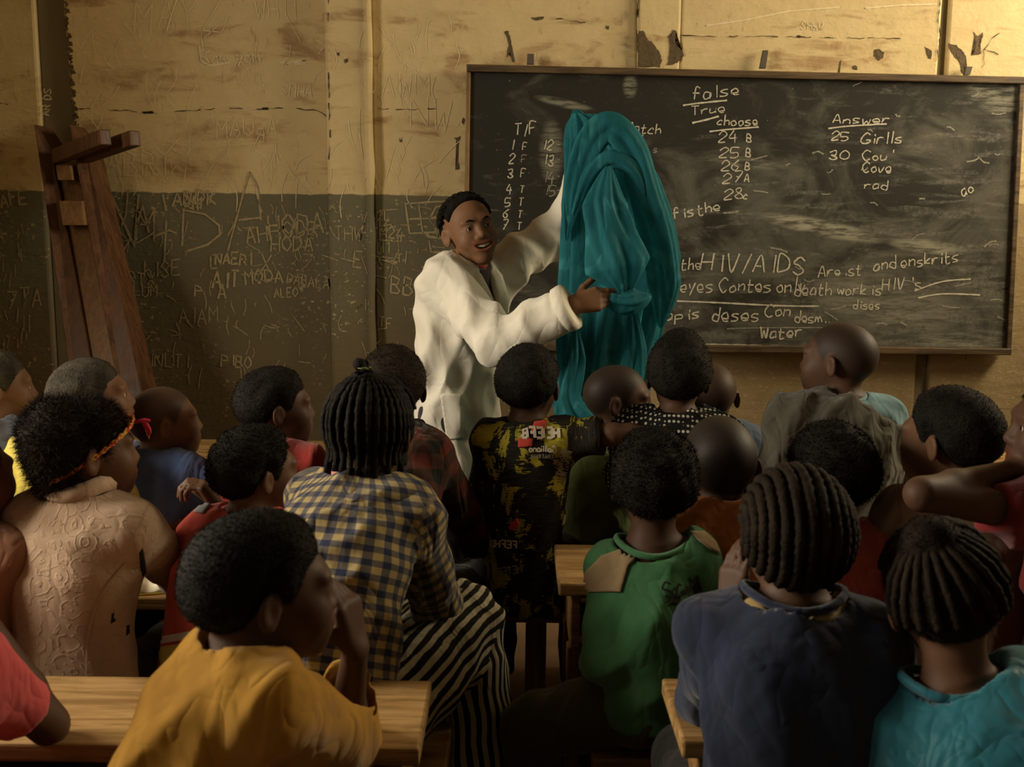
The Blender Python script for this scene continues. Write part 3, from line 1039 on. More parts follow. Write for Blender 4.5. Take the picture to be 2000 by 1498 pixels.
bench(xe, 1.75, 2.16, 2.38, ZB, 'bench under person in green sweatshirt')
bench(-1.95, -0.14, 2.86, 3.12, 0.43, 'front row bench at left under person in blue shirt')
xf = atz(962, 1135, 0.43).x
bench(xf, 1.9, 2.98, 3.22, 0.43, 'front row bench in the middle under person in printed shirt', )

# papers, books


M_PAPER = mat_plain('paper', (0.62, 0.56, 0.42), (0.72, 0.66, 0.52), 8, 0.9, 0.1)
M_COVER = mat_plain('ochre_book_cover', (0.45, 0.33, 0.05), (0.55, 0.42, 0.08), 20, 0.6, 0.1)


def open_book(name, loc, rz, w, d, label, tilt=0.12):
    r = empty(name, loc, rz, label, 'book')
    for sgn in (-1, 1):
        V, Fq = [], []
        n = 10
        for i in range(n + 1):
            t = i / n
            x = sgn * t * w
            zz = 0.014 * math.sin(min(1, t * 1.6) * math.pi) + 0.004 + tilt * 0.0 + (0.02 * (t - 0.8) ** 2 / 0.04 if t > 0.8 else 0)
            V += [(x, -d / 2, zz), (x, d / 2, zz), (x, d / 2, 0.001), (x, -d / 2, 0.001)]
        for i in range(n):
            a, b = i * 4, i * 4 + 4
            for k in range(4):
                Fq.append((a + k, a + (k + 1) % 4, b + (k + 1) % 4, b + k))
        link('page_block', mesh_np('page_block', V, Fq), M_PAPER, r)
    box('cover', (-w - 0.004, -d / 2 - 0.004, -0.002), (w + 0.004, d / 2 + 0.004, 0.0012), M_COVER, r, 0)
    return r


b = at(350, 1038, 2.62)
open_book('open_book', (b.x, 2.62, 0.6225), 0.3, 0.10, 0.17, 'open white exercise book beside person in red on the desk')
b = atz(1812, 1368, ZD)
open_book('open_book', (b.x, 1.86, ZD + 0.0025), -0.2, 0.10, 0.17, 'open white book between person in navy and person in teal')
b = at(1530, 830, 3.6)
open_book('open_book', (b.x - 0.02, 3.56, 0.7625), 0.5, 0.09, 0.16, 'open book with yellow cover on front desk beside grey wrap')
# ------------------------------------------------------------------ implicit surfaces
f32 = np.float32


def smin(a, b, k):
    h = np.maximum(k - np.abs(a - b), 0) / k
    return np.minimum(a, b) - h * h * (k * 0.25)


def smax(a, b, k):
    return -smin(-a, -b, k)


def s_cone(x, y, z, a, b, ra, rb, flat=False):
    ux, uy, uz = b[0] - a[0], b[1] - a[1], b[2] - a[2]
    L2 = ux * ux + uy * uy + uz * uz + 1e-9
    dx, dy, dz = x - a[0], y - a[1], z - a[2]
    t = (dx * ux + dy * uy + dz * uz) / L2
    tc = np.clip(t, 0, 1)
    d = np.sqrt((dx - tc * ux) ** 2 + (dy - tc * uy) ** 2 + (dz - tc * uz) ** 2) - (ra + tc * (rb - ra))
    if flat:
        d = np.maximum(d, (t - 1) * math.sqrt(L2))
    return d


def s_ell(x, y, z, c, r):
    dx, dy, dz = x - c[0], y - c[1], z - c[2]
    k0 = np.sqrt((dx / r[0]) ** 2 + (dy / r[1]) ** 2 + (dz / r[2]) ** 2)
    k1 = np.sqrt((dx / r[0] ** 2) ** 2 + (dy / r[1] ** 2) ** 2 + (dz / r[2] ** 2) ** 2) + 1e-6
    return k0 * (k0 - 1) / k1


class SDF:
    def __init__(s, lo, hi, h, fine=()):
        s.ax = []
        for d in range(3):
            cuts = []
            for flo, fhi, fh in fine:
                cuts.append((flo[d], fhi[d], fh))
            x = lo[d]
            out = []
            while x < hi[d]:
                out.append(x)
                st = h
                for a, b, fh in cuts:
                    if a - h < x < b:
                        st = min(st, fh)
                x += st
            out.append(x)
            s.ax.append(np.array(out, f32))
        s.D = np.full([len(a) for a in s.ax], 0.2, f32)

    def blk(s, lo, hi, pad=0.03):
        sl = []
        for d in range(3):
            a = max(0, int(np.searchsorted(s.ax[d], lo[d] - pad)) - 1)
            b = min(len(s.ax[d]), int(np.searchsorted(s.ax[d], hi[d] + pad)) + 1)
            sl.append(slice(a, max(a + 1, b)))
        X = s.ax[0][sl[0]][:, None, None]
        Y = s.ax[1][sl[1]][None, :, None]
        Z = s.ax[2][sl[2]][None, None, :]
        return tuple(sl), X, Y, Z

    def cone(s, a, b, ra, rb, k=0.02, flat=False, sub=False):
        r = max(ra, rb)
        lo = [min(a[i], b[i]) - r for i in range(3)]
        hi = [max(a[i], b[i]) + r for i in range(3)]
        sl, X, Y, Z = s.blk(lo, hi, k + 0.025)
        d = s_cone(X, Y, Z, a, b, ra, rb, flat)
        s.D[sl] = smax(s.D[sl], -d, k) if sub else smin(s.D[sl], d, k)

    def ell(s, c, r, k=0.02, sub=False):
        sl, X, Y, Z = s.blk([c[i] - r[i] for i in range(3)], [c[i] + r[i] for i in range(3)], k + 0.025)
        d = s_ell(X, Y, Z, c, r)
        s.D[sl] = smax(s.D[sl], -d, k) if sub else smin(s.D[sl], d, k)

    def fn(s, f, lo, hi, k=0.02, sub=False):
        sl, X, Y, Z = s.blk(lo, hi, k + 0.02)
        d = f(X, Y, Z)
        s.D[sl] = smax(s.D[sl], -d, k) if sub else smin(s.D[sl], d, k)

    def waves(s, seed, amp, freq, n=5, vert=0.6):
        """cloth folds: a few warped sine ridges"""
        r = random.Random(seed)
        X = s.ax[0][:, None, None]
        Y = s.ax[1][None, :, None]
        Z = s.ax[2][None, None, :]
        acc = np.zeros_like(s.D)
        w1 = np.sin(X * 9 + Z * 7 + r.uniform(0, 6)) + np.sin(Y * 8 - Z * 11 + r.uniform(0, 6))
        for i in range(n):
            a, b = r.uniform(0, 6.28), r.uniform(-1, 1)
            kx, ky, kz = math.cos(a) * freq, math.sin(a) * freq, b * freq * vert
            t = np.sin(X * kx + Y * ky + Z * kz + w1 * 1.1 + r.uniform(0, 6.28))
            acc += 1.0 - 1.7 * np.abs(t) if i % 2 else t * 0.6
        s.D += (amp / math.sqrt(n)) * acc * -1.0

    def mesh(s, name):
        D = s.D
        ins = D < 0
        nx, ny, nz = D.shape
        cnt = np.zeros((nx - 1, ny - 1, nz - 1), np.uint8)
        for i in (0, 1):
            for j in (0, 1):
                for k in (0, 1):
                    cnt += ins[i:nx - 1 + i, j:ny - 1 + j, k:nz - 1 + k]
        I, J, K = np.nonzero((cnt > 0) & (cnt < 8))
        idx = np.full((nx - 1, ny - 1, nz - 1), -1, np.int32)
        idx[I, J, K] = np.arange(len(I), dtype=np.int32)
        cs = [(i, j, k) for i in (0, 1) for j in (0, 1) for k in (0, 1)]
        val = [D[I + i, J + j, K + k] for i, j, k in cs]
        acc = np.zeros((len(I), 3), f32)
        num = np.zeros(len(I), f32)
        for e in range(8):
            for g in range(e + 1, 8):
                ce, cg = cs[e], cs[g]
                if sum(abs(ce[q] - cg[q]) for q in range(3)) != 1:
                    continue
                va, vb = val[e], val[g]
                cr = (va < 0) != (vb < 0)
                t = np.where(cr, va / np.where(cr, va - vb, 1), 0).astype(f32)
                for q in range(3):
                    acc[:, q] += np.where(cr, ce[q] + t * (cg[q] - ce[q]), 0)
                num += cr
        acc /= num[:, None]
        V = np.empty_like(acc)
        for q, ii in enumerate((I, J, K)):
            ax = s.ax[q]
            V[:, q] = ax[ii] + acc[:, q] * (ax[ii + 1] - ax[ii])
        Q = []
        # quads round each crossed grid edge
        for ax_ in range(3):
            A = [slice(None)] * 3
            B = [slice(None)] * 3
            A[ax_] = slice(0, -1)
            B[ax_] = slice(1, None)
            sA, sB = ins[tuple(A)], ins[tuple(B)]
            P = np.nonzero(sA != sB)
            o1, o2 = [(1, 2), (2, 0), (0, 1)][ax_]
            p = [P[0], P[1], P[2]]
            ok = (p[o1] > 0) & (p[o2] > 0) & (p[o1] < D.shape[o1] - 1) & (p[o2] < D.shape[o2] - 1)
            p = [q[ok] for q in p]
            flip = sA[p[0], p[1], p[2]]

            def ci(d1, d2):
                c = [p[0], p[1], p[2]]
                c[o1] = c[o1] - d1
                c[o2] = c[o2] - d2
                return idx[c[0], c[1], c[2]]
            q0, q1, q2, q3 = ci(1, 1), ci(0, 1), ci(0, 0), ci(1, 0)
            quad = np.stack([q0, q1, q2, q3], 1)
            quad[~flip] = quad[~flip][:, ::-1]
            Q.append(quad)
        Q = np.concatenate(Q)
        Q = Q[(Q >= 0).all(1)]
        return V, Q


def relax(V, Q, it=2, lam=0.5):
    e = np.concatenate([Q[:, [0, 1]], Q[:, [1, 2]], Q[:, [2, 3]], Q[:, [3, 0]]])
    n = len(V)
    for _ in range(it):
        acc = np.zeros_like(V)
        cnt = np.zeros(n, f32)
        for q in range(3):
            acc[:, q] = np.bincount(e[:, 0], V[e[:, 1], q], n) + np.bincount(e[:, 1], V[e[:, 0], q], n)
        cnt = np.bincount(e[:, 0], minlength=n) + np.bincount(e[:, 1], minlength=n)
        V = V + lam * (acc / np.maximum(cnt, 1)[:, None] - V)
    return V.astype(f32)


def set_attr(me, name, arr):
    arr = np.asarray(arr, f32)
    if arr.ndim == 1:
        a = me.attributes.new(name, 'FLOAT', 'POINT')
        a.data.foreach_set('value', arr)
    else:
        a = me.attributes.new(name, 'FLOAT_VECTOR', 'POINT')
        a.data.foreach_set('vector', arr.ravel())


# ------------------------------------------------------------------ heads


def cranium(x, y, z):
    d = s_ell(x, y, z, (0, -.008, .022), (.0715, .088, .080))
    return smin(d, s_ell(x, y, z, (0, -.045, .012), (.063, .060, .063)), .03)


def head_field(x, y, z, smile=False):
    ax = np.abs(x)
    d = cranium(x, y, z)
    d = smin(d, s_ell(x, y, z, (0, .034, -.026), (.0575, .056, .070)), .03)
    d = smin(d, s_ell(x, y, z, (0, .034, -.060), (.046, .050, .040)), .03)
    d = smin(d, s_ell(ax, y, z, (0, .072, -.089), (.019, .016, .013)), .025)
    d = smin(d, s_ell(ax, y, z, (.034, .060, -.030), (.024, .024, .026)), .025)
    d = smin(d, s_ell(ax, y, z, (.024, .074, .022), (.026, .013, .010)), .02)
    d = smin(d, s_ell(ax, y, z, (0, .078, -.057), (.030, .016, .022)), .02)
    d = smax(d, -s_ell(ax, y, z, (.031, .098, .001), (.018, .015, .011)), .012)
    d = smin(d, s_cone(ax, y, z, (0, .083, .008), (0, .098, -.024), .0065, .0105), .012)
    d = smin(d, s_ell(ax, y, z, (.0125, .092, -.029), (.0085, .009, .0075)), .007)
    # eyelids round the eyeballs
    lid = s_ell(ax, y, z, (.030, .0745, .001), (.0150, .0145, .0125))
    d = smin(d, lid, .006)
    d = smax(d, -s_ell(ax, y, z, (.030, .093, .0005), (.0135, .013, .0050)), .003)
    if smile:
        d = smin(d, s_ell(ax, y, z, (.038, .062, -.034), (.019, .018, .017)), .018)
        zz = z - ax * ax * 9.0
        d = smin(d, s_ell(ax, y, zz, (0, .0925, -.0485), (.030, .0065, .0048)), .006)
        d = smin(d, s_ell(ax, y, zz, (0, .0895, -.0705), (.026, .0080, .0058)), .006)
        d = smax(d, -s_ell(ax, y, zz, (0, .098, -.0590), (.0290, .020, .0078)), .003)
        d = smin(d, s_ell(ax, y, z, (0, .066, -.098), (.022, .018, .014)), .02)
    else:
        d = smin(d, s_ell(ax, y, z, (0, .0935, -.0510), (.021, .0075, .0062)), .006)
        d = smin(d, s_ell(ax, y, z, (0, .0915, -.0630), (.018, .0080, .0068)), .006)
        d = smax(d, -s_ell(ax, y, z, (0, .104, -.0570), (.023, .012, .0018)), .004)
    # ears
    ca, sa = math.cos(.45), math.sin(.45)
    ex, ey = ax - .0745, y + .012
    rx, ry = ex * ca + ey * sa, -ex * sa + ey * ca
    ear = s_ell(rx, ry, z, (0.004, 0, -.012), (.0065, .019, .029))
    ear = smax(ear, -s_ell(rx, ry, z, (.0135, .003, -.009), (.0085, .0105, .017)), .006)
    return smin(d, ear, .007)


HLY = np.array([-.14, -.085, -.065, -.045, -.032, -.014, .004, .014, .024, .034, .046, .062, .085, .14])
HLZ = np.array([-.080, -.076, -.068, -.052, -.026, .008, .004, -.014, -.012, .012, .036, .047, .058, .075])


def hairline(x, y, z):
    """height above the hairline: low at the nape, arched over the ear, sideburn, high brow"""
    return (z - np.interp(y, HLY, HLZ) + 0 * x) * .75


def hair_mesh(seed, t=0.012, curl=0.002, curlf=90, puff=(), ridges=None, line=0.0, h=0.0045, taper=0.045, flat=0.0):
    g = SDF((-.17, -.24, -.16), (.17, .15, .21), h) if puff else SDF((-.125, -.155, -.105), (.125, .125, .155), h)
    X = g.ax[0][:, None, None]
    Y = g.ax[1][None, :, None]
    Z = g.ax[2][None, None, :]
    pl = hairline(X, Y, Z) + line
    k = np.clip(pl / taper, 0, 1)
    k = k * k * (3 - 2 * k)
    tt = 0.0014 + t * k
    if ridges:
        tt = tt + ridges(X, Y, Z) * np.clip(pl / .015, 0, 1)
    D = cranium(X, Y, Z) - tt
    D = np.minimum(D, s_ell(X, Y, Z, (0, .030, -.01), (.057, .056, .072)) - 0.5 * tt)
    if flat:
        D = smin(D, s_ell(X, Y, Z, (0, -.01, .055), (.066, .078, .055 + flat)), .02)
    for c, r in puff:
        D = smin(D, s_ell(X, Y, Z, c, r), .03)
    D = smax(D, -pl, .003) if not puff else np.minimum(smax(D, -pl, .003), np.minimum.reduce([s_ell(X, Y, Z, c, r) for c, r in puff]))
    rr = random.Random(seed)
    if curl:
        w = 0
        for i in range(4):
            a = [rr.uniform(-1, 1) for _ in range(3)]
            n = math.sqrt(sum(q * q for q in a))
            a = [q / n * curlf * rr.uniform(.7, 1.3) for q in a]
            w = w + np.sin(X * a[0] + Y * a[1] + Z * a[2] + rr.uniform(0, 6) + 1.2 * np.sin(X * 40 + Z * 37 + i) + np.sin(Y * 45 + i))
        D = D + curl * w
    g.D = D.astype(f32)
    return g.mesh('hair')


def fuzz(V, Q, n, length, seed, width=0.0012, droop=0.0):
    """thin tapering tufts standing off the hair surface"""
    rng = np.random.default_rng(seed)
    a, b, c = V[Q[:, 0]], V[Q[:, 1]], V[Q[:, 2]]
    nr = np.cross(b - a, c - a)
    ar = np.linalg.norm(nr, axis=1)
    nr /= (ar[:, None] + 1e-12)
    i = rng.choice(len(Q), n, p=ar / ar.sum())
    u = rng.random((n, 4))
    u /= u.sum(1, keepdims=True)
    P = sum(V[Q[i, k]] * u[:, k:k + 1] for k in range(4))
    d = nr[i] + rng.normal(0, .55, (n, 3))
    d /= np.linalg.norm(d, axis=1, keepdims=True)
    L = length * rng.uniform(.4, 1.2, (n, 1))
    s = np.cross(d, rng.normal(0, 1, (n, 3)))
    s /= np.linalg.norm(s, axis=1, keepdims=True)
    mid = P + d * L * .55 + s * L * .18
    tip = P + d * L + rng.normal(0, .25, (n, 3)) * L - np.array([0, 0, droop])
    P0 = P - d * .002
    W_ = s * width
    T = np.concatenate([P0 - W_, P0 + W_, mid + W_ * .6, mid - W_ * .6, tip])
    k = np.arange(n)
    q = np.stack([k, k + n, k + 2 * n, k + 3 * n], 1)
    t = np.stack([k + 3 * n, k + 2 * n, k + 4 * n, k + 4 * n], 1)
    return T.astype(f32), q, t


def hair_object(name, V, Q, material, fz=None, seed=0):
    tri = np.empty((0, 3), int)
    if fz:
        n, L, w, dr = fz
        T, q, t = fuzz(V, Q, n, L, seed, w, dr)
        o = len(V)
        V = np.concatenate([V, T])
        Q = np.concatenate([Q, q + o])
        tri = t[:, :3] + o
    me = bpy.data.meshes.new(name)
    nq, nt = len(Q), len(tri)
    me.vertices.add(len(V))
    me.vertices.foreach_set('co', V.astype(f32).ravel())
    me.loops.add(nq * 4 + nt * 3)
    me.loops.foreach_set('vertex_index', np.concatenate([Q.ravel(), tri.ravel()]).astype(np.int32))
    me.polygons.add(nq + nt)
    ls = np.concatenate([np.arange(nq) * 4, nq * 4 + np.arange(nt) * 3]).astype(np.int32)
    me.polygons.foreach_set('loop_start', ls)
    me.polygons.foreach_set('use_smooth', np.ones(nq + nt, bool))
    me.update(calc_edges=True)
    me.materials.append(material)
    return me


M_HAIR = mat_hair('black_hair', (0.008, 0.0065, 0.005))
M_HAIRB = mat_hair('brown_black_hair', (0.014, 0.009, 0.0055))
M_HAIRG = mat_hair('dusty_cropped_hair', (0.036, 0.030, 0.022))
SKINS = [mat_skin('deep_brown_skin', (0.105, 0.050, 0.026)), mat_skin('brown_skin', (0.15, 0.075, 0.040)),
         mat_skin('dark_brown_skin', (0.075, 0.037, 0.021)), mat_skin('warm_brown_skin', (0.175, 0.088, 0.046))]


def mat_eye():
    m = NT('eye', 0.15, 0.5)
    x, y, z = m.xyz(m.obj())
    r = m.math('SQRT', m.math('ADD', m.math('POWER', m.math('ABSOLUTE', x), 2.0), m.math('POWER', m.math('ABSOLUTE', z), 2.0)))
    c = m.mix(m.ss(r, .0062, .0056), (0.62, 0.55, 0.46), (0.018, 0.009, 0.005))
    return m.done(c)


M_EYE = mat_eye()
M_TEETH = mat_plain('teeth', (0.75, 0.66, 0.46), (0.82, 0.74, 0.56), 80, 0.3, 0.05)


def eye_mesh():
    bm = bmesh.new()
    bmesh.ops.create_uvsphere(bm, u_segments=20, v_segments=14, radius=.0122)
    me = bm_mesh('eye', bm, True)
    me.materials.append(M_EYE)
    return me


EYE = eye_mesh()

# ------------------------------------------------------------------ hands


def rotv(v, axis, a):
    return Matrix.Rotation(a, 3, axis) @ v


def add_hand(g, wrist, direc, normal, side, s=0.85, curl=0.5, spread=0.12, thumb=0.5):
    """wrist point, pointing direction, palm normal; side +1 puts the thumb on the direc x normal side"""
    f = Vector(direc).normalized()
    n = Vector(normal)
    n = (n - f * n.dot(f)).normalized()
    r = f.cross(n) * side
    w = Vector(wrist)
    for i, o in enumerate((0.027, 0.009, -0.009, -0.026)):
        kn = w + f * (0.078 - 0.004 * abs(i - 1)) * s + r * o * s
        g.cone(w + r * o * .55 * s, kn, .0125 * s, .0105 * s, .012)
        L = (0.038, 0.042, 0.039, 0.031)[i] * s
        d = rotv(f, n, -spread * (i - 1.5) * side * .6)
        p = kn
        rr = .0080 * s
        c = curl if not hasattr(curl, '__len__') else curl[i]
        for j, m_ in enumerate((1.0, .66, .52)):
            d = rotv(d, f.cross(n), c * (0.9, 1.0, .7)[j])
            q = p + d * L * m_
            g.cone(p, q, rr, rr * .92, .003)
            p = q
            rr *= .92
    # thumb
    b = w + f * .022 * s + r * .020 * s + n * .006 * s
    d = (f * .62 + r * (.78 - .5 * thumb) + n * (.15 + .5 * thumb)).normalized()
    m1 = b + d * .036 * s
    g.cone(b, m1, .0125 * s, .0105 * s, .010)
    d2 = (d + f * .45 - r * .35 * thumb).normalized()
    m2 = m1 + d2 * .028 * s
    g.cone(m1, m2, .0102 * s, .0092 * s, .003)
    g.cone(m2, m2 + (d2 + f * .2).normalized() * .022 * s, .0092 * s, .0078 * s, .003)


# ------------------------------------------------------------------ a whole person
def lerp(a, b, t):
    return a + (b - a) * t


def torso_fn(sk, prof, off=0.0, top=1.0, bottom=0.0):
    """lofted trunk about the spine; prof = [(t, half width, half depth)]"""
    H, C, N = sk['hips'], sk['mid'], sk['neck']
    u = (N - H)
    L = u.length
    u = u / L
    xr = sk['right']
    fw = sk['front']
    tk = np.array([p[0] for p in prof])
    wk = np.array([p[1] for p in prof]) + off
    dk = np.array([p[2] for p in prof]) + off

    def f(X, Y, Z):
        dx, dy, dz = X - H.x, Y - H.y, Z - H.z
        t = (dx * u.x + dy * u.y + dz * u.z) / L
        tc = np.clip(t, bottom, top)
        a0, a1, a2 = (1 - tc) ** 2, 2 * tc * (1 - tc), tc ** 2
        cx = X - (a0 * H.x + a1 * C.x + a2 * N.x)
        cy = Y - (a0 * H.y + a1 * C.y + a2 * N.y)
        cz = Z - (a0 * H.z + a1 * C.z + a2 * N.z)
        ox = cx * xr.x + cy * xr.y + cz * xr.z
        oy = cx * fw.x + cy * fw.y + cz * fw.z
        sh = t.shape
        w = np.interp(tc.ravel(), tk, wk).reshape(sh)
        dp = np.interp(tc.ravel(), tk, dk).reshape(sh)
        d = (np.sqrt((ox / w) ** 2 + (oy / dp) ** 2) - 1) * np.minimum(w, dp)
        return np.maximum(d, np.maximum((t - top) * L, (bottom - t) * L)).astype(f32)
    return f


PROF = [(-.12, .118, .100), (0, .118, .095), (.3, .102, .082), (.62, .112, .088), (.82, .112, .078), (.94, .082, .060), (1.0, .052, .047)]


def person(label, head, hy=0, hp=0, hr=0, by=None, s=1.0, lean=14, side=0, hunch=.03, seat=ZB, skin=0, hair=None, top=None, bottom=None,
           armL=None, armR=None, h=0.0075, hf=0.0045, smile=False, legs='sit', stretch=None, knees=None, torso_w=1.0, neck_f=0.0, eyes=True,
           feet=True, scalp=.92, seed=1, sh_up=(0, 0), ankles=None, nk=.102):
    by = hy * 0.4 if by is None else by
    Hd = at(*head)
    Rb = Matrix.Rotation(rad(by), 3, 'Z')
    Rh = Matrix.Rotation(rad(hy), 3, 'Z') @ Matrix.Rotation(rad(hp), 3, 'X') @ Matrix.Rotation(rad(hr), 3, 'Y')
    hf_w = Rh @ Vector((0, 1, 0))
    up_h = Rh @ Vector((0, 0, 1))
    bf = Rb @ Vector((0, 1, 0))
    br = Rb @ Vector((1, 0, 0))
    neck_dir = (Vector((0, 0, 1)) * .65 + up_h * .35).normalized()
    neck = Hd - neck_dir * (nk * s) - hf_w * .012 * s - bf * (.012 + neck_f) * s
    spine = Vector((0, 0, 1)) + bf * math.tan(rad(lean)) + br * math.tan(rad(side))
    hz = (seat + .085 * s) if legs == 'sit' else .82 * s if stretch is None else stretch
    hips = neck - spine * (neck.z - hz)
    root = empty('person', (hips.x, hips.y, 0), rad(by), label, 'person')
    RbI = Rb.transposed()

    def loc(p):
        return RbI @ (Vector(p) - Vector((hips.x, hips.y, 0)))

    def rd(spec):
        """arm points: 3 numbers with picture x > 3 -> pixel + depth, else local offset"""
        return loc(at(*spec))
    sk = {'hips': loc(hips), 'neck': loc(neck), 'right': Vector((1, 0, 0)), 'front': Vector((0, 1, 0))}
    sk['mid'] = (sk['hips'] + sk['neck']) * .5 + Vector((0, -hunch * 2.0, .01))
    hd = loc(Hd)
    Rl = RbI @ Rh
    u = (sk['neck'] - sk['hips']).normalized()
    sp = sk['neck'] - u * .035 * s
    shw = .103 * s * torso_w
    J = {}
    for sd, nm in ((-1, 'L'), (1, 'R')):
        upx = sh_up[0] if sd < 0 else sh_up[1]
        J['sh' + nm] = sp + Vector((sd * shw, .004, -.022 * s + upx))
        spec = armL if sd < 0 else armR
        if spec and 'elbow' in spec:
            J['el' + nm] = rd(spec['elbow'])
            J['wr' + nm] = rd(spec['wrist'])
        else:
            J['el' + nm] = J['sh' + nm] + Vector((sd * .045, .09, -.20)) * s
            J['wr' + nm] = J['el' + nm] + Vector((-sd * .05, .17, .02)) * s
        J['hip' + nm] = sk['hips'] + Vector((sd * .072 * s, .01, -.01))
        if legs == 'sit':
            J['kn' + nm] = J['hip' + nm] + Vector((sd * .05, .33, .02)) * s
            if knees:
                k = knees[0 if sd < 0 else 1]
                if k:
                    J['kn' + nm] = rd(k)
            J['an' + nm] = J['kn' + nm] + Vector((0, .02, 0))
            J['an' + nm].z = .07
            if ankles:
                k = ankles[0 if sd < 0 else 1]
                if k:
                    J['an' + nm] = rd(k)
                    J['an' + nm].z = max(.06, J['an' + nm].z)
        else:
            J['kn' + nm] = J['hip' + nm] + Vector((sd * .01, .02, -.40 * s))
            J['an' + nm] = Vector((J['kn' + nm].x, J['kn' + nm].y - .02, .07))
    prof = [(t, w * s * torso_w, d * s) for t, w, d in PROF]

    # ---------------- body
    pts = [hd, sk['hips']] + list(J.values())
    lo = [min(p[i] for p in pts) - .16 for i in range(3)]
    hi = [max(p[i] for p in pts) + .16 for i in range(3)]
    lo[2] = max(lo[2], -0.01)
    hi[2] = max(hi[2], hd.z + .14 * s)
    fine = [([hd[i] - .115 * s for i in range(3)], [hd[i] + .115 * s for i in range(3)], hf)]
    for nm, spec in (('L', armL), ('R', armR)):
        if spec and 'hand' in spec:
            c = J['wr' + nm]
            fine.append(([c[i] - .12 for i in range(3)], [c[i] + .12 for i in range(3)], .0042))
    g = SDF(lo, hi, h, fine)
    tl = [min(sk['hips'][i], sk['neck'][i], sk['mid'][i]) - .17 * s for i in range(3)]
    th = [max(sk['hips'][i], sk['neck'][i], sk['mid'][i]) + .17 * s for i in range(3)]
    g.fn(torso_fn(sk, prof, -.004), tl, th)
    ar = 1.0 * s
    for nm in 'LR':
        g.cone(sp, J['sh' + nm], .050 * s, .043 * s, .03)
        g.cone(J['sh' + nm], J['el' + nm], .037 * ar, .030 * ar, .02)
        mid = lerp(J['el' + nm], J['wr' + nm], .35)
        g.cone(J['el' + nm], mid, .029 * ar, .0285 * ar, .015)
        g.cone(mid, J['wr' + nm], .0285 * ar, .0195 * ar, .015)
        spec = (armL if nm == 'L' else armR) or {}
        hs = spec.get('hand')
        fdir = (J['wr' + nm] - J['el' + nm]).normalized()
        sdn = -1 if nm == 'L' else 1
        if hs:
            d_ = RbI @ Vector(hs['dir']) if 'dir' in hs else fdir
            n_ = RbI @ Vector(hs['n'])
            add_hand(g, J['wr' + nm], d_, n_, sdn * hs.get('flip', 1), s * hs.get('s', .9), hs.get('curl', .5), hs.get('spread', .12), hs.get('thumb', .5))
        else:
            add_hand(g, J['wr' + nm], fdir, Vector((0, 0, -1)) if abs(fdir.z) < .8 else Vector((0, 1, 0)), sdn, s * .85, .35)
        g.cone(J['hip' + nm], J['kn' + nm], .066 * s, .047 * s, .03)
        g.cone(J['kn' + nm], J['an' + nm], .045 * s, .028 * s, .02)
        if feet:
            a = J['an' + nm]
            g.cone(Vector((a.x, a.y - .03, .035)), Vector((a.x, a.y + .10, .025)), .030, .022, .02)
            g.cone(a, Vector((a.x, a.y, .04)), .028 * s, .03, .015)
    # neck and head
    nb = sk['neck'] - u * .02
    nt = hd + Rl @ Vector((0, -.020, -.045)) * s
    g.cone(nb, nt, .047 * s, .0435 * s, .03)
    sl, X, Y, Z = g.blk([hd[i] - .12 * s for i in range(3)], [hd[i] + .12 * s for i in range(3)], .02)
    RT = Rl.transposed()
    dx, dy, dz = X - hd.x, Y - hd.y, Z - hd.z
    hx = (RT[0][0] * dx + RT[0][1] * dy + RT[0][2] * dz) / s
    hyy = (RT[1][0] * dx + RT[1][1] * dy + RT[1][2] * dz) / s
    hz_ = (RT[2][0] * dx + RT[2][1] * dy + RT[2][2] * dz) / s
    dh = head_field(hx, hyy, hz_, smile) * s
    g.D[sl] = smin(g.D[sl], dh.astype(f32), .02)
    # keep eye slits and mouth crisp after the blend
    V, Q = g.mesh('body')
    V = relax(V, Q, 1, .35)
    me = mesh_np('body', V, Q)
    hv = (V - np.array(hd, f32)) @ np.array(Rl, f32) / s
    zz = hv[:, 2] - (hv[:, 0] ** 2 * 9 if smile else 0)
    lip = np.clip(1.25 - np.sqrt((hv[:, 0] / (.033 if smile else .026)) ** 2 + ((zz + .058) / (.0175 if smile else .0145)) ** 2 + np.minimum(0, (hv[:, 1] - .092) / .006) ** 2), 0, .3) / .3
    set_attr(me, 'lip', lip)
    pl = hairline(hv[:, 0], hv[:, 1], hv[:, 2]) - .002
    inh = (np.linalg.norm(hv, axis=1) < .15) & (np.abs(hv[:, 0]) < .0765 + .03 * (hv[:, 2] > .03))
    cr = cranium(hv[:, 0].astype(f32), hv[:, 1].astype(f32), hv[:, 2].astype(f32))
    set_attr(me, 'scalp', np.clip(pl / .016, 0, 1) * inh * (cr < .005) * scalp)
    me.materials.append(SKINS[skin])
    link('body', me, None, root)
    HM = Matrix.Translation(hd) @ Rl.to_4x4() @ Matrix.Scale(s, 4)
    if eyes:
        for sd in (-1, 1):
            e = link('eye', EYE, None, root)
            e.matrix_local = HM @ Matrix.Translation((sd * .030, .0745, .001)) @ Matrix.Rotation(rad(-sd * 2), 4, 'Z')
    # ---------------- hair
    if hair:
        hh = dict(hair)
        kind = hh.pop('mat', M_HAIR)
        fz = hh.pop('fuzz', None)
        V, Q = hair_mesh(seed, **hh)
        ho = link('hair', hair_object('hair', V, Q, kind, fz, seed), None, root)
        ho.matrix_local = HM
    P = {'root': root, 'J': J, 'sk': sk, 'HM': HM, 'loc': loc, 's': s, 'prof': prof, 'sp': sp, 'u': u, 'hd': hd, 'nb': nb, 'nt': nt, 'tl': tl, 'th': th, 'by': by}
    if top:
        P['top'] = garment(P, seed=seed, **top)
    if bottom:
        P['bottom'] = trousers(P, seed=seed, **bottom)
    return P


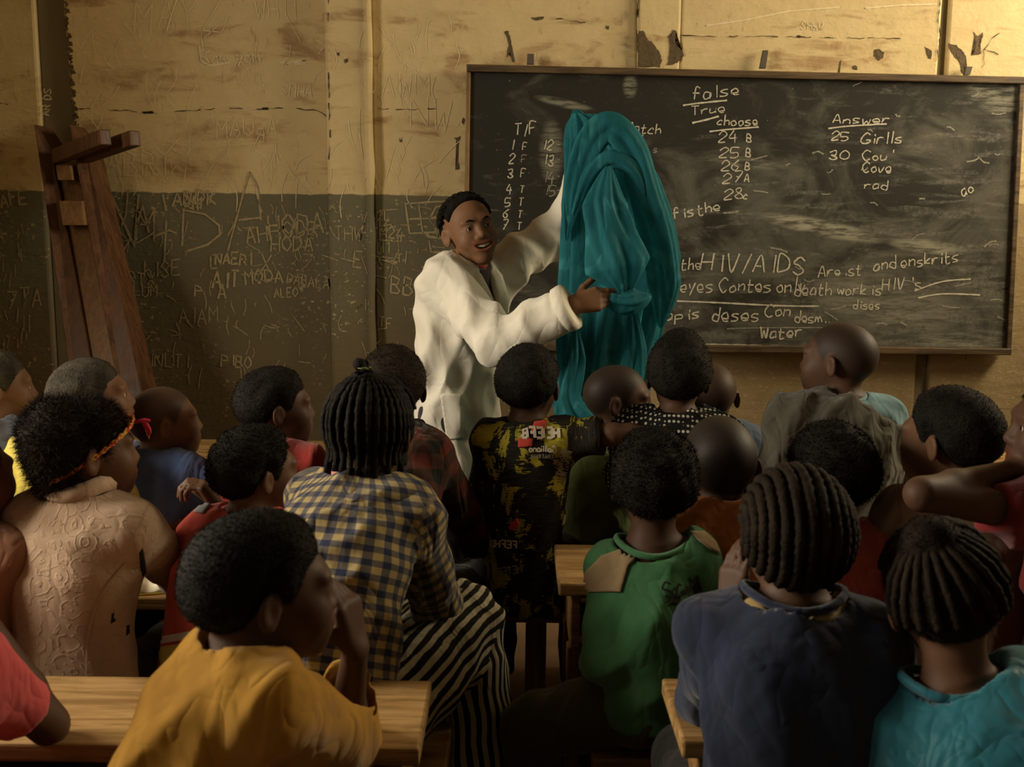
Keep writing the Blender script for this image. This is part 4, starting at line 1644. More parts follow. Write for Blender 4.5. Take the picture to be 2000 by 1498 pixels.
def bone_uv(V, bones):
    """cloth coordinates: angle round and distance along the nearest bone"""
    best = np.full(len(V), 9e9)
    uv = np.zeros((len(V), 3), f32)
    for a, b, ra, rb, ref, off in bones:
        a_, b_ = np.array(a, f32), np.array(b, f32)
        ax = b_ - a_
        L = np.linalg.norm(ax)
        ax = ax / L
        d = V - a_
        t = np.clip(d @ ax / L, 0, 1)
        c = d - np.outer(t * L, ax)
        dist = np.linalg.norm(c, axis=1) - (ra + t * (rb - ra))
        r_ = np.array(ref, f32)
        r_ = r_ - ax * (r_ @ ax)
        r_ /= np.linalg.norm(r_) + 1e-9
        w_ = np.cross(ax, r_)
        ang = np.arctan2(c @ w_, c @ r_)
        m = dist < best
        best[m] = dist[m]
        uv[m, 0] = (ang * (ra + rb) * .5)[m]
        uv[m, 1] = (d @ ax)[m] + off
    return uv


def garment(P, material, name='shirt', sleeve='short', off=.013, sw=0.012, fold=.006, ff=42, neck=.013, collar=None, collar_mat=None, hem=-.12, h=0.0075, seed=1,
            lo_ext=0.0, flare=0.0, scut=None, scoop=0.0, cuff=None, cuff_mat=None, extra=None, open_cuff=True, blouse=0.0, n=5, nb_up=0.0):
    J, sk, s = P['J'], P['sk'], P['s']
    sl_frac = {'short': .8, 'long': 1.0, 'none': 0.12}[sleeve] if scut is None else scut
    pts = [sk['hips'], sk['neck'] + P['u'] * .08, J['shL'], J['shR']]
    if sl_frac > .5:
        pts += [J['elL'], J['elR']]
    if sleeve == 'long':
        pts += [J['wrL'], J['wrR']]
    lo = [min(p[i] for p in pts) - .20 for i in range(3)]
    hi = [max(p[i] for p in pts) + .20 for i in range(3)]
    lo[2] -= lo_ext
    g = SDF(lo, hi, h)
    prof = [(t, w + (flare * (1 - t) if t < .7 else 0) + blouse * math.exp(-((t - .25) / .3) ** 2), d + flare * (1 - t) * .6 + blouse * math.exp(-((t - .25) / .3) ** 2)) for t, w, d in P['prof']]
    g.fn(torso_fn(sk, prof, off, 1.0, hem), [P['tl'][i] - .06 for i in range(3)], [P['th'][i] + .06 for i in range(3)], .02)
    for nm in 'LR':
        g.cone(P['sp'], J['sh' + nm], .052 * s + off, .046 * s + off, .03)
        e = lerp(J['sh' + nm], J['el' + nm], sl_frac if sleeve != 'long' else 1.0)
        r1 = .039 * s + sw + .004
        g.cone(J['sh' + nm], e, r1, (.036 * s + sw) if sleeve != 'long' else .034 * s + sw, .025, flat=(sleeve != 'long'))
        if sleeve == 'long':
            w = lerp(J['el' + nm], J['wr' + nm], .93 if scut is None else scut)
            g.cone(J['el' + nm], w, .034 * s + sw, .026 * s + sw, .02, flat=True)
            if sw > .016 and open_cuff:
                d = (w - J['el' + nm]).normalized()
                g.cone(w - d * .04, w + d * .03, .026 * s + sw - .014, .026 * s + sw - .012, .004, sub=True)
    if extra:
        extra(g, P)
    g.waves(seed * 7 + 3, fold, ff, n)
    # neck opening
    g.cone(P['nb'] - P['u'] * .03, P['nt'] + P['u'] * .05, .045 * s + neck, .046 * s + neck + .01, .006, sub=True)
    if scoop:
        c = P['nb'] + P['u'] * .03
        g.ell(c, (.062 + scoop, .055 + scoop * .6, .05), .01, sub=True)
    V, Q = g.mesh(name)
    V = relax(V, Q, 3, .5)
    me = mesh_np(name, V, Q)
    bones = [(sk['hips'], sk['neck'], .12 * s, .11 * s, (0, -1, 0), 0)]
    for nm in 'LR':
        bones.append((lerp(J['sh' + nm], J['el' + nm], .12), J['el' + nm], .04 * s, .035 * s, (0, 0, 1), .11))
        if sleeve == 'long':
            bones.append((J['el' + nm], J['wr' + nm], .035 * s, .028 * s, (0, 0, 1), .33))
    set_attr(me, 'cuv', bone_uv(V, bones))
    me.materials.append(material)
    o = link(name, me, None, P['root'])
    if collar:
        # ribbed band round the neck opening
        rr = .047 * s + neck
        pts = []
        c = P['nb'] + P['u'] * (.022 + nb_up)
        ax = (P['nt'] - P['nb']).normalized()
        a = ax.cross(Vector((0, 1, 0))).normalized()
        b = a.cross(ax)
        for i in range(36):
            t = 2 * math.pi * i / 36
            pts.append(c + (a * math.cos(t) * (rr + scoop) + b * math.sin(t) * (rr + scoop * .7)) + ax * (.010 * math.cos(2 * t)))
        link('collar', tube_mesh('collar', pts, collar, 8, closed=True), collar_mat or material, o)
    if cuff:
        for nm in 'LR':
            w = lerp(J['el' + nm], J['wr' + nm], .93 if scut is None else scut)
            d = (w - J['el' + nm]).normalized()
            link('cuff', tube_mesh('cuff', [w - d * .034, w - d * .03, w - d * .012, w + d * .002, w + d * .006], [.022 * s + sw, .026 * s + sw + .006, .026 * s + sw + .008, .026 * s + sw + .006, .020 * s + sw], 20), cuff_mat or material, o)
    return o


def trousers(P, material, name='trousers', kind='trousers', seed=1, w=.012, h=.009, fold=.006, length=.95, ff=40):
    J, sk, s = P['J'], P['sk'], P['s']
    pts = [sk['hips'] + Vector((0, -.1, .12)), J['knL'], J['knR'], J['anL'], J['anR']]
    lo = [min(p[i] for p in pts) - .17 for i in range(3)]
    hi = [max(p[i] for p in pts) + .17 for i in range(3)]
    lo[2] = max(.01, lo[2])
    g = SDF(lo, hi, h)
    g.fn(torso_fn(sk, P['prof'], w * .8, .22, -.14), P['tl'], P['th'], .03)
    bones = []
    for nm in 'LR':
        r0, r1, r2 = .070 * s + w, .052 * s + w, .040 * s + w
        if kind == 'skirt':
            r0, r1, r2 = .080 * s + w, .068 * s + w, .085 * s + w
        g.cone(J['hip' + nm], J['kn' + nm], r0, r1, .03)
        e = lerp(J['kn' + nm], J['an' + nm], length)
        if length > .05:
            g.cone(J['kn' + nm], e, r1, r2, .03, flat=True)
        bones += [(J['hip' + nm], J['kn' + nm], r0, r1, (0, 0, 1), 0), (J['kn' + nm], J['an' + nm], r1, r2, (0, 1, 0), .35)]
    if kind == 'skirt':
        hm, km = lerp(J['hipL'], J['hipR'], .5), lerp(J['knL'], J['knR'], .5)
        am = lerp(lerp(J['knL'], J['knR'], .5), lerp(J['anL'], J['anR'], .5), length)
        g.cone(hm, km, .09 * s, .075 * s, .05)
        g.cone(km, am, .075 * s, .10 * s, .05, flat=True)
    g.waves(seed * 5 + 1, fold, ff, 5)
    V, Q = g.mesh(name)
    V = relax(V, Q, 1, .4)
    me = mesh_np(name, V, Q)
    set_attr(me, 'cuv', bone_uv(V, bones))
    me.materials.append(material)
    return link(name, me, None, P['root'])
# ------------------------------------------------------------------ the pupils
SHORT = dict(t=.012, curl=.0006, curlf=150, fuzz=(5000, .005, .0008, 0))
CROP = dict(t=.006, curl=.0004, curlf=160, fuzz=(4500, .003, .0007, 0), mat=M_HAIRG)
BUZZ = None
CURLY = dict(t=.018, curl=.0013, curlf=110, fuzz=(7000, .008, .0009, 0))

C = {}
C['hood'] = mat_fabric('charcoal_fleece', (0.045, 0.047, 0.056), wr=.6)
C['yellow'] = mat_fabric('yellow_cotton', (0.50, 0.40, 0.075), wr=.6)
C['blue'] = mat_fabric('blue_cotton', (0.085, 0.13, 0.30), (0.05, 0.08, 0.20), wr=.6)
C['beige'] = mat_fabric('pinkish_beige_knit', (0.48, 0.345, 0.245), (0.40, 0.27, 0.18), wr=.3, emboss=True)
C['tan'] = mat_fabric('tan_orange_cotton', (0.30, 0.14, 0.08), wr=.5)
C['pink'] = mat_fabric('pink_jersey', (0.58, 0.095, 0.11), wr=.5)
C['ochre'] = mat_fabric('ochre_canvas', (0.42, 0.215, 0.022), (0.31, 0.15, 0.016), wr=.5)
C['ochre_in'] = mat_fabric('orange_brown_lining', (0.30, 0.12, 0.018), wr=.4)
C['red'] = mat_fabric('brick_red_cotton', (0.42, 0.055, 0.035), (0.30, 0.035, 0.025), wr=.5)
C['red2'] = mat_fabric('scarlet_tee', (0.20, 0.016, 0.010), wr=.4)
C['grey'] = mat_fabric('pale_grey_yoke', (0.28, 0.30, 0.31), wr=.4)
C['white'] = mat_fabric('white_band', (0.55, 0.50, 0.42), wr=.3)
C['check'] = mat_check('navy_yellow_check', (0.34, 0.26, 0.115), (0.022, 0.026, 0.055), (0.105, 0.092, 0.082), .026)
C['pinkcol'] = mat_fabric('frayed_pink_collar', (0.52, 0.20, 0.17), wr=.5)
C['stripe'] = mat_stripe('black_cream_stripe', (0.36, 0.33, 0.23), (0.010, 0.009, 0.008), .026)
C['plaid'] = mat_check('dark_red_plaid', (0.085, 0.019, 0.012), (0.010, 0.009, 0.008), (0.038, 0.017, 0.011), .075, .7)
C['green'] = mat_fabric('bottle_green_sweatshirt', (0.062, 0.20, 0.085), (0.042, 0.14, 0.06), wr=.45)
C['patch'] = mat_fabric('beige_shoulder_patch', (0.34, 0.245, 0.135), wr=.4)
C['olive'] = mat_fabric('olive_satin', (0.13, 0.17, 0.05), (0.08, 0.10, 0.03), wr=.6, rough=.6)
C['orange'] = mat_fabric('faded_orange_cotton', (0.40, 0.145, 0.03), (0.28, 0.095, 0.02), wr=.7)
C['brown'] = mat_fabric('brown_cotton', (0.115, 0.062, 0.032), wr=.5)
C['coral'] = mat_fabric('coral_red_cotton', (0.30, 0.055, 0.035), wr=.5)
C['wine'] = mat_fabric('wine_red_jersey', (0.20, 0.020, 0.022), wr=.5)
C['navy'] = mat_fabric('navy_cotton', (0.014, 0.021, 0.050), (0.010, 0.015, 0.032), wr=.5)
C['teal'] = mat_fabric('teal_satin', (0.02, 0.16, 0.21), (0.015, 0.10, 0.15), wr=.6, rough=.45)
C['denim'] = mat_fabric('faded_denim', (0.055, 0.075, 0.115), wr=.6)
C['wrap'] = mat_fabric('grey_wool_wrap', (0.070, 0.064, 0.046), (0.048, 0.044, 0.032), wr=.9, weave=350)
C['sky'] = mat_fabric('pale_blue_tee', (0.15, 0.27, 0.31), wr=.4)
C['dark'] = mat_fabric('black_trousers', (0.014, 0.013, 0.012), wr=.5)
C['khaki'] = mat_fabric('dark_olive_trousers', (0.055, 0.052, 0.026), wr=.5)
C['straw'] = mat_fabric('straw_coloured_scarf', (0.30, 0.21, 0.075), wr=.7)


def mat_dots():
    m = NT('black_polka_dot', 0.9, 0.1)
    a = m.obj()
    v = m.n('ShaderNodeTexVoronoi', Vector=a, Scale=80.0, Randomness=0.0)
    return m.done(m.mix(m.ss(v, .36, .30), (0.010, 0.010, 0.010), (0.42, 0.40, 0.33)), m.bump(m.noise(m.obj(), 12, 3), .5, .02))


def mat_print():
    m = NT('black_yellow_print', 0.9, 0.1)
    a = m.attr('cuv')
    o = m.obj()
    n1 = m.noise(m.scale(a, (13, 8, 1)), 1.0, 5, .65, .6)
    n2 = m.noise(m.scale(a, (30, 260, 1)), 1.0, 3, .6)
    y = m.math('MULTIPLY', m.ss(m.math('ADD', n1, m.math('MULTIPLY', n2, .22)), .64, .67), 1.0)
    c = m.mix(y, (0.013, 0.011, 0.009), m.mix(n1, (0.20, 0.17, 0.02), (0.42, 0.36, 0.04)))
    ln = m.math('FRACT', m.math('MULTIPLY', m.xyz(a)[1], 190.0))
    c = m.mix(m.math('MULTIPLY', m.math('MULTIPLY', m.ss(ln, .6, .8), m.ss(n2, .4, .6)), .35), c, (0.10, 0.085, 0.045))
    return m.done(c, m.bump(m.noise(o, 10, 4), .5, .02))


C['dots'] = mat_dots()
C['print'] = mat_print()
KIDS = {}
DARKT = dict(material=C['dark'])

KIDS['hood'] = person('person in dark grey hooded jacket at far left edge, looking right', (-6, 757, 3.1), -62, 0, 0, by=-15, s=.98, skin=1, seat=.43,
       hair=CROP, top=dict(material=C['hood'], name='hooded_jacket', sleeve='long', off=.024, sw=.02, fold=.011), bottom=DARKT, seed=2)
KIDS['yellow'] = person('person in yellow shirt leaning forward, behind the braided headband', (180, 777, 2.95), -72, 6, 0, by=-55, s=1.0, lean=32, side=0, skin=1, seat=.43,
       hair=CROP, top=dict(material=C['yellow'], sleeve='short', off=.03, sw=.02, fold=.010), bottom=DARKT, seed=3)
KIDS['blue'] = person('person in blue t-shirt at left, looking right', (322, 822, 3.1), -66, 2, 0, by=-30, s=.95, lean=18, skin=1, seat=.43, torso_w=1.25,
       hair=None, scalp=.7, top=dict(material=C['blue'], sleeve='short', off=.022, sw=.022, fold=.010, collar=.005), bottom=DARKT, seed=4)
KIDS['afro'] = person('person in pinkish beige embossed top and red braided headband', (172, 880, 2.35), -56, 0, 0, by=-14, s=1.0, lean=6, hunch=.02, skin=0, torso_w=1.1,
       hair=dict(t=.010, curl=.002, curlf=80, puff=[((-.005, -.066, .034), (.080, .068, .074)), ((-.008, -.064, -.045), (.070, .050, .052))], fuzz=(16000, .020, .0006, .002), mat=M_HAIRB),
       top=dict(material=C['beige'], sleeve='long', off=.020, sw=.020, fold=.006, ff=34, hem=-.22, neck=.014, collar=.019, nb_up=.022), bottom=DARKT,
       armR=dict(elbow=(352, 1118, 2.52), wrist=(440, 1120, 2.66)), seed=5)
KIDS['edge'] = person('person in tan orange top at left edge, mostly cut off', (-66, 930, 2.3), -25, 0, 0, s=1.0, lean=8, skin=3, hair=None, scalp=.8,
       top=dict(material=C['tan'], sleeve='short', off=.015), bottom=DARKT, seed=6)
KIDS['pink'] = person('person in pink t-shirt at lower left corner, bare elbow on the desk', (-205, 1110, 1.62), 0, 0, 0, by=10, s=1.02, lean=10, skin=2, hair=SHORT,
       top=dict(material=C['pink'], sleeve='short', off=.02, sw=.018, fold=.008, scut=.72), bottom=DARKT,
       armR=dict(elbow=(95, 1415, 1.72), wrist=(-38, 1205, 1.68), hand=dict(dir=(-.3, .1, .9), n=(-.8, .2, 0), curl=.5)), seed=7)
KIDS['ochre'] = person('person in loose ochre jacket in the foreground, hand held to mouth', (518, 1150, 1.52), -66, -2, 0, by=-60, s=.98, lean=12, torso_w=.86, nk=.082, hunch=.05, skin=2,
       hair=dict(t=.013, curl=.0004, curlf=150, fuzz=(9000, .004, .0007, 0)),
       top=dict(material=C['ochre'], name='jacket', sleeve='long', off=.020, sw=.028, fold=.010, ff=30, neck=.016, collar=.009, scut=.62, h=.007, blouse=.008), bottom=DARKT,
       armR=dict(elbow=(672, 1448, 1.72), wrist=(694, 1268, 1.64), hand=dict(dir=(-.15, -.05, .95), n=(-.9, .3, -.1), curl=[.5, .55, .6, .65], spread=.3, s=1.0)),
       armL=dict(elbow=(520, 1460, 1.85), wrist=(600, 1430, 1.95)), hf=.004, seed=8)
KIDS['redraised'] = person('person in brick red shirt with grey yoke, one hand raised', (503, 922, 2.46), -52, 0, 0, by=-12, s=.93, lean=14, side=8, hunch=.045, skin=0,
       hair=dict(t=.013, curl=.0012, curlf=110, fuzz=(7000, .007, .0009, 0)),
       top=dict(material=C['red'], sleeve='short', off=.020, sw=.022, fold=.010, collar=.010, neck=.018), bottom=DARKT,
       armL=dict(elbow=(424, 1135, 2.50), wrist=(430, 1000, 2.50), hand=dict(dir=(-.42, .05, .72), n=(-.75, .0, -.6), curl=[.9, .95, 1.0, 1.05], thumb=.75, s=1.0, flip=1)),
       armR=dict(elbow=(600, 1120, 2.62), wrist=(590, 1010, 2.60), hand=dict(dir=(-.3, 0, .6), n=(-.8, 0, .2), curl=.8)), seed=9)
KIDS['red9'] = person('person in plain scarlet t-shirt looking right, before the painted dado', (541, 795, 3.05), -68, 0, 0, by=-14, s=.98, lean=16, skin=2, seat=.43,
       hair=SHORT, top=dict(material=C['red2'], sleeve='short', off=.018, sw=.016, fold=.007, collar=.006), bottom=DARKT, seed=10)
KIDS['check'] = person('person in navy and yellow checked shirt and striped skirt', (727, 838, 2.3), -16, -6, 0, by=-34, s=1.05, lean=24, side=-9, hunch=.06, skin=2, torso_w=1.12,
       hair=dict(t=.006, curl=.0, fuzz=None), top=dict(material=C['check'], sleeve='long', off=.026, sw=.022, fold=.010, ff=34, hem=-.18, scut=.5, blouse=.015, neck=.020), 
       bottom=dict(material=C['stripe'], name='skirt', kind='skirt', fold=.010, ff=46, length=.97, h=.0085),
       armR=dict(elbow=(862, 1212, 2.38), wrist=(905, 1200, 2.62)), armL=dict(elbow=(640, 1180, 2.42), wrist=(720, 1150, 2.62)),
       knees=((855, 1215, 2.50), (908, 1225, 2.42)), ankles=((900, 1600, 2.52), (955, 1640, 2.38)), seed=11)
KIDS['plaid'] = person('person in dark red plaid flannel shirt behind the checked shirt', (768, 757, 2.95), 6, -4, 0, by=-26, s=1.0, lean=16, side=-15, hunch=.05, skin=2, seat=.43, torso_w=1.08,
       hair=dict(SHORT, mat=M_HAIRB), top=dict(material=C['plaid'], sleeve='long', off=.020, sw=.016, fold=.009), bottom=DARKT,
       armR=dict(elbow=(930, 1050, 2.98), wrist=(1000, 1085, 3.12)), knees=(None, (935, 1130, 3.2)), seed=12)
KIDS['print'] = person('person in black and yellow printed shirt, arm round a neighbour', (1033, 752, 3.05), -14, 0, 0, by=-8, s=1.0, lean=3, hunch=.02, skin=2, seat=.43, torso_w=.85,
       hair=dict(t=.013, curl=.0005, curlf=150, fuzz=(5000, .004, .0008, 0)), top=dict(material=C['print'], sleeve='short', off=.020, sw=.016, fold=.007, ff=34, hem=-.20, collar=.006), bottom=DARKT,
       armR=dict(elbow=(1196, 848, 2.97), wrist=(1290, 850, 3.0), hand=dict(dir=(1, .2, -.1), n=(0, 0, -1), curl=.4)), seed=13, sh_up=(0, .015))
KIDS['olive'] = person('person in olive green shirt turned right, beside the printed shirt', (1209, 780, 3.3), -96, -4, 0, by=-20, s=1.0, lean=8, skin=2, seat=.43,
       hair=None, scalp=.8, top=dict(material=C['olive'], sleeve='short', off=.022, sw=.02, fold=.009, ff=30), bottom=DARKT, seed=14)
KIDS['dots'] = person('person in black polka dot shirt before the blackboard', (1325, 736, 3.1), -8, 0, 3, by=-6, s=1.0, lean=6, side=-5, skin=2, seat=.43, torso_w=1.15,
       hair=dict(t=.017, curl=.0006, curlf=150, fuzz=(5000, .005, .0008, 0), flat=.028), top=dict(material=C['dots'], sleeve='long', off=.022, sw=.018, fold=.010), bottom=DARKT, seed=15)
KIDS['denim'] = person('person in faded denim shirt, half hidden behind polka dots', (1391, 772, 3.42), -5, -6, 0, by=0, s=.96, lean=14, skin=0, seat=.43,
       hair=None, scalp=.7, top=dict(material=C['denim'], sleeve='long', off=.03, sw=.026, fold=.012), bottom=DARKT, seed=16)
KIDS['green'] = person('person in green sweatshirt with beige shoulder patches on the middle bench', (1277, 945, 2.26), -5, 0, 0, by=-6, s=1.0, lean=4, hunch=.02, skin=2, torso_w=.72,
       hair=dict(CURLY, t=.016), top=dict(material=C['green'], name='sweatshirt', sleeve='long', off=.016, sw=.016, fold=.009, ff=28, scut=.8, hem=-.06, neck=.026, collar=.007, blouse=.012), bottom=dict(material=C['khaki'], w=.016),
       nk=.122, sh_up=(0, .03),
       armL=dict(elbow=(1186, 1292, 2.16), wrist=(1168, 1318, 2.40), hand=dict(dir=(.1, .3, -.8), n=(.8, 0, .2), curl=.5)),
       armR=dict(elbow=(1402, 1270, 2.30), wrist=(1370, 1240, 2.5)),
       knees=((1040, 1420, 2.32), (1180, 1420, 2.62)), ankles=((1030, 1640, 2.40), None), seed=17)
KIDS['orange'] = person('person in faded orange shirt just behind the green sweatshirt', (1402, 905, 2.45), 4, -2, 0, by=0, s=1.06, lean=22, nk=.085, skin=2, hair=None, scalp=.9,
       top=dict(material=C['orange'], sleeve='short', off=.02, sw=.02, fold=.011, collar=.008), bottom=DARKT,
       armL=dict(elbow=(1300, 1170, 2.56), wrist=(1215, 1122, 2.70), hand=dict(dir=(-1, -.1, 0), n=(0, 0, -1), curl=.18, spread=.3, flip=1)), seed=18)
KIDS['wrap'] = person('person in grey wool wrap at right, looking left at the board', (1637, 702, 3.05), 54, 0, 0, by=10, s=1.0, lean=2, hunch=.015, skin=2, seat=.45, torso_w=1.2,
       hair=None, scalp=.75, top=dict(material=C['sky'], sleeve='short', off=.014, sw=.012, fold=.007, collar=.006), bottom=DARKT, seed=19)
KIDS['curly18'] = person('person in coral red shirt, just right of the navy top', (1620, 930, 2.42), 8, -4, 0, by=-6, s=1.02, lean=10, side=-8, skin=2,
       hair=dict(CURLY), top=dict(material=C['coral'], sleeve='short', off=.018, sw=.016, fold=.009), bottom=DARKT, seed=20)
KIDS['brown19'] = person('person in brown shirt at right, looking left', (1850, 857, 2.4), 40, -2, 0, by=10, s=1.0, lean=10, hunch=.04, skin=0, torso_w=1.1,
       hair=dict(t=.014, curl=.0003, curlf=150, fuzz=(6000, .0035, .0008, 0)), top=dict(material=C['brown'], sleeve='short', off=.016, sw=.014, fold=.009), bottom=DARKT, seed=21)
KIDS['wine'] = person('person in wine red shirt at right edge, bare arm bent', (2075, 835, 2.22), 82, 0, 0, by=35, s=1.03, lean=6, skin=2, hair=SHORT,
       top=dict(material=C['wine'], sleeve='short', off=.018, sw=.018, fold=.009, scut=.42), bottom=DARKT,
       armL=dict(elbow=(1800, 965, 2.04), wrist=(1975, 918, 2.20), hand=dict(dir=(1, .3, 0), n=(0, 0, -1), curl=.4)), seed=22)
KIDS['navy'] = person('person in navy top in the right foreground, hand near face', (1549, 1046, 1.72), 0, 2, 0, by=-4, s=1.0, lean=10, hunch=.04, skin=2, torso_w=1.08,
       hair=dict(t=.004, curl=0, fuzz=(7000, .004, .0005, 0), mat=M_HAIRB, line=.012),
       top=dict(material=C['navy'], sleeve='long', off=.024, sw=.02, fold=.010, ff=26, neck=.030, collar=.007, nb_up=.012, scut=.7, h=.0075), bottom=DARKT,
       armL=dict(elbow=(1372, 1370, 1.84), wrist=(1424, 1190, 1.90), hand=dict(dir=(.1, .05, .9), n=(.7, .5, 0), curl=.25)),
       armR=dict(elbow=(1745, 1400, 1.80), wrist=(1680, 1240, 1.92)), hf=.0042, seed=23)
KIDS['teal'] = person('person in teal satin blouse at lower right corner, head tilted', (1842, 1160, 1.62), -8, -8, -15, by=-10, s=1.0, lean=14, side=-24, nk=.135, sh_up=(-.05, .035), hunch=.04, skin=0, torso_w=1.15,
       hair=dict(t=.005, curl=0, puff=[((-.012, -.055, .10), (.034, .034, .026))], ridges=lambda X, Y, Z: .004 * np.abs(np.cos(np.arctan2(X + .012, -(Y + .02)) * 9)), fuzz=(9000, .006, .0005, 0), mat=M_HAIRB, line=.01),
       top=dict(material=C['teal'], name='blouse', sleeve='short', off=.028, sw=.036, fold=.010, ff=34, neck=.022, collar=.008, nb_up=.012, blouse=.02), bottom=DARKT, hf=.0042, seed=24)
print('kids', time.time() - T0)
# ------------------------------------------------------------------ print, patches and trims laid on the clothes
def bvh_of(o):
    bpy.context.view_layer.update()
    me = o.data
    mw = o.matrix_world
    V = [mw @ v.co for v in me.vertices]
    return BVHTree.FromPolygons(V, [tuple(p.vertices) for p in me.polygons])


def on_cloth(bvh, off):
    def f(x, y):
        d = ray(x, y).normalized()
        p, n, i, t = bvh.ray_cast(CAM, d)
        if p is None:
            return None
        if n.dot(d) > 0:
            n = -n
        return p + n * off
    return f


def attach(o, parent):
    """keep a mesh built in world space where it is while making it a part"""
    if o is None:
        return None
    bpy.context.view_layer.update()
    o.parent = parent
    o.matrix_parent_inverse = parent.matrix_world.inverted()
    return o


def decal(name, outline, bvh, off, material, parent, th=.002, step=7.0, gap=.05):
    bm = bmesh.new()
    vs = [bm.verts.new((x, y, 0)) for x, y in outline]
    bm.faces.new(vs)
    bmesh.ops.triangulate(bm, faces=bm.faces[:])
    for _ in range(5):
        e = [e for e in bm.edges if e.calc_length() > step]
        if not e:
            break
        bmesh.ops.subdivide_edges(bm, edges=e, cuts=1)
        bmesh.ops.triangulate(bm, faces=[f for f in bm.faces if len(f.verts) > 3])
    f = on_cloth(bvh, off)
    bad = []
    for v in bm.verts:
        p = f(v.co.x, v.co.y)
        if p is None:
            bad.append(v)
        else:
            v.co = p
    bmesh.ops.delete(bm, geom=bad, context='VERTS')
    if not bm.faces:
        bm.free()
        return None
    # drop faces that leap across a gap in depth
    bmesh.ops.delete(bm, geom=[fc for fc in bm.faces if max(e.calc_length() for e in fc.edges) > gap], context='FACES')
    me = bm_mesh(name, bm, True)
    o = link(name, me, material)
    so = o.modifiers.new('solid', 'SOLIDIFY')
    so.thickness = th
    so.offset = 1
    return attach(o, parent)


def print_text(P, t, x, y, h, a, w, material, mirror=True, adv=.82, off=.004, part='top', jit=.05, name='printed_lettering', rnd_=False):
    o = P[part]
    bv = P.setdefault('bvh_' + part, bvh_of(o))
    r = ribbons(name, text_strokes(t, x, y, h, a, adv, jit, mirror, round_=rnd_), w, on_cloth(bv, off), material, None, rough=.05)
    return attach(r, o)


M_INKW = mat_plain('cream_print', (0.48, 0.43, 0.33), (0.58, 0.52, 0.42), 30, .8)
M_INKR = mat_plain('red_print', (0.40, 0.045, 0.03), (0.46, 0.06, 0.04), 30, .8)
M_INKK = mat_plain('black_print', (0.016, 0.016, 0.012), (0.03, 0.03, 0.025), 30, .8)
M_INKG = mat_plain('grey_print', (0.20, 0.18, 0.14), (0.26, 0.24, 0.19), 30, .8)

# black and yellow printed shirt, lettering printed mirrored as in the picture
P = KIDS['print']
bv = P['bvh_top'] = bvh_of(P['top'])
decal('printed_patch', [(1046, 818), (1070, 816), (1062, 838), (1036, 842)], bv, .002, M_INKR, P['top'], .001, gap=.12)
decal('printed_patch', [(1012, 856), (1040, 856), (1038, 872), (1012, 874)], bv, .002, M_INKR, P['top'], .001)
decal('printed_patch', [(992, 1030), (1010, 1010), (1016, 1022), (1000, 1038)], bv, .002, M_INKR, P['top'], .001)
for x, ch in ((1092, 'H'), (1078, 'E'), (1066, 'I'), (1058, 'E'), (1044, 'F'), (1030, 'B')):
    print_text(P, ch, x, 855, 19, -2, 5.5, M_INKW)
print_text(P, 'Galliano', 1085, 884, 13, 2, 2.6, M_INKW, adv=.86, rnd_=True)
print_text(P, 'ERATIONAL', 1078, 896, 7, 2, 1.5, M_INKG, adv=.86)
print_text(P, 'maillag', 1104, 880, 14, -78, 3.0, M_INKG, mirror=True, adv=.86, rnd_=True)
print_text(P, 'INTERNATIONAL', 1118, 880, 8, -74, 1.7, M_INKG, mirror=True, adv=.8)
print_text(P, 'FEFHD', 1008, 1070, 14, 2, 3.6, M_INKW)
print_text(P, 'METER', 1020, 1118, 14, -6, 3.2, M_INKG)
# green sweatshirt: faded black logo and beige shoulder patches
P = KIDS['green']
bv = P['bvh_top'] = bvh_of(P['top'])
decal('shoulder_patch', [(1210, 1076), (1244, 1088), (1228, 1106), (1214, 1156), (1140, 1156), (1146, 1116), (1176, 1086)], bv, .0025, C['patch'], P['top'])
decal('shoulder_patch', [(1350, 1040), (1374, 1040), (1396, 1060), (1404, 1082), (1384, 1072), (1362, 1056)], bv, .0025, C['patch'], P['top'])
for i, (x, y, hh) in enumerate(((1300, 1172, 30), (1322, 1166, 22), (1338, 1158, 18), (1352, 1158, 30))):
    print_text(P, 'SGaM'[i], x, y, hh, -14, 4.2, M_INKK, mirror=False, rnd_=True, jit=.6)
decal('printed_patch', [(1306, 1180), (1318, 1160), (1330, 1168), (1322, 1182)], bv, .002, M_INKK, P['top'], .001)
decal('printed_patch', [(1352, 1146), (1366, 1132), (1370, 1150), (1358, 1160)], bv, .002, M_INKK, P['top'], .001)
# holes worn in the beige top
P = KIDS['afro']
bv = P['bvh_top'] = bvh_of(P['top'])
for ol in ([(272, 1080), (279, 1070), (284, 1100), (286, 1125), (280, 1132), (274, 1110)], [(218, 1200), (223, 1196), (222, 1206), (227, 1212), (216, 1218)], [(247, 1222), (252, 1220), (253, 1236), (246, 1242)]):
    decal('worn_hole', ol, bv, .001, M_INKK, P['top'], .001)
sk_ = [[(246, 1100), (215, 1135), (188, 1180), (172, 1240), (168, 1290), (170, 1330)]]
attach(ribbons('side_seam', [crom(sk_[0])], 4.0, on_cloth(bv, .003), C['beige'], None), P['top'])
# hem stripes and grey yoke of the brick red shirt
P = KIDS['redraised']
bv = P['bvh_top'] = bvh_of(P['top'])
decal('grey_yoke', [(372, 1000), (388, 984), (412, 986), (398, 1004)], bv, .002, C['grey'], P['top'])
decal('white_hem_stripe', [(310, 1244), (425, 1222), (425, 1236), (312, 1258)], bv, .002, C['white'], P['top'], .001, gap=.12)
decal('yellow_hem', [(310, 1264), (425, 1244), (425, 1276), (314, 1296)], bv, .002, C['yellow'], P['top'], .001, gap=.12)
# ------------------------------------------------------------------ braids and other hair pieces


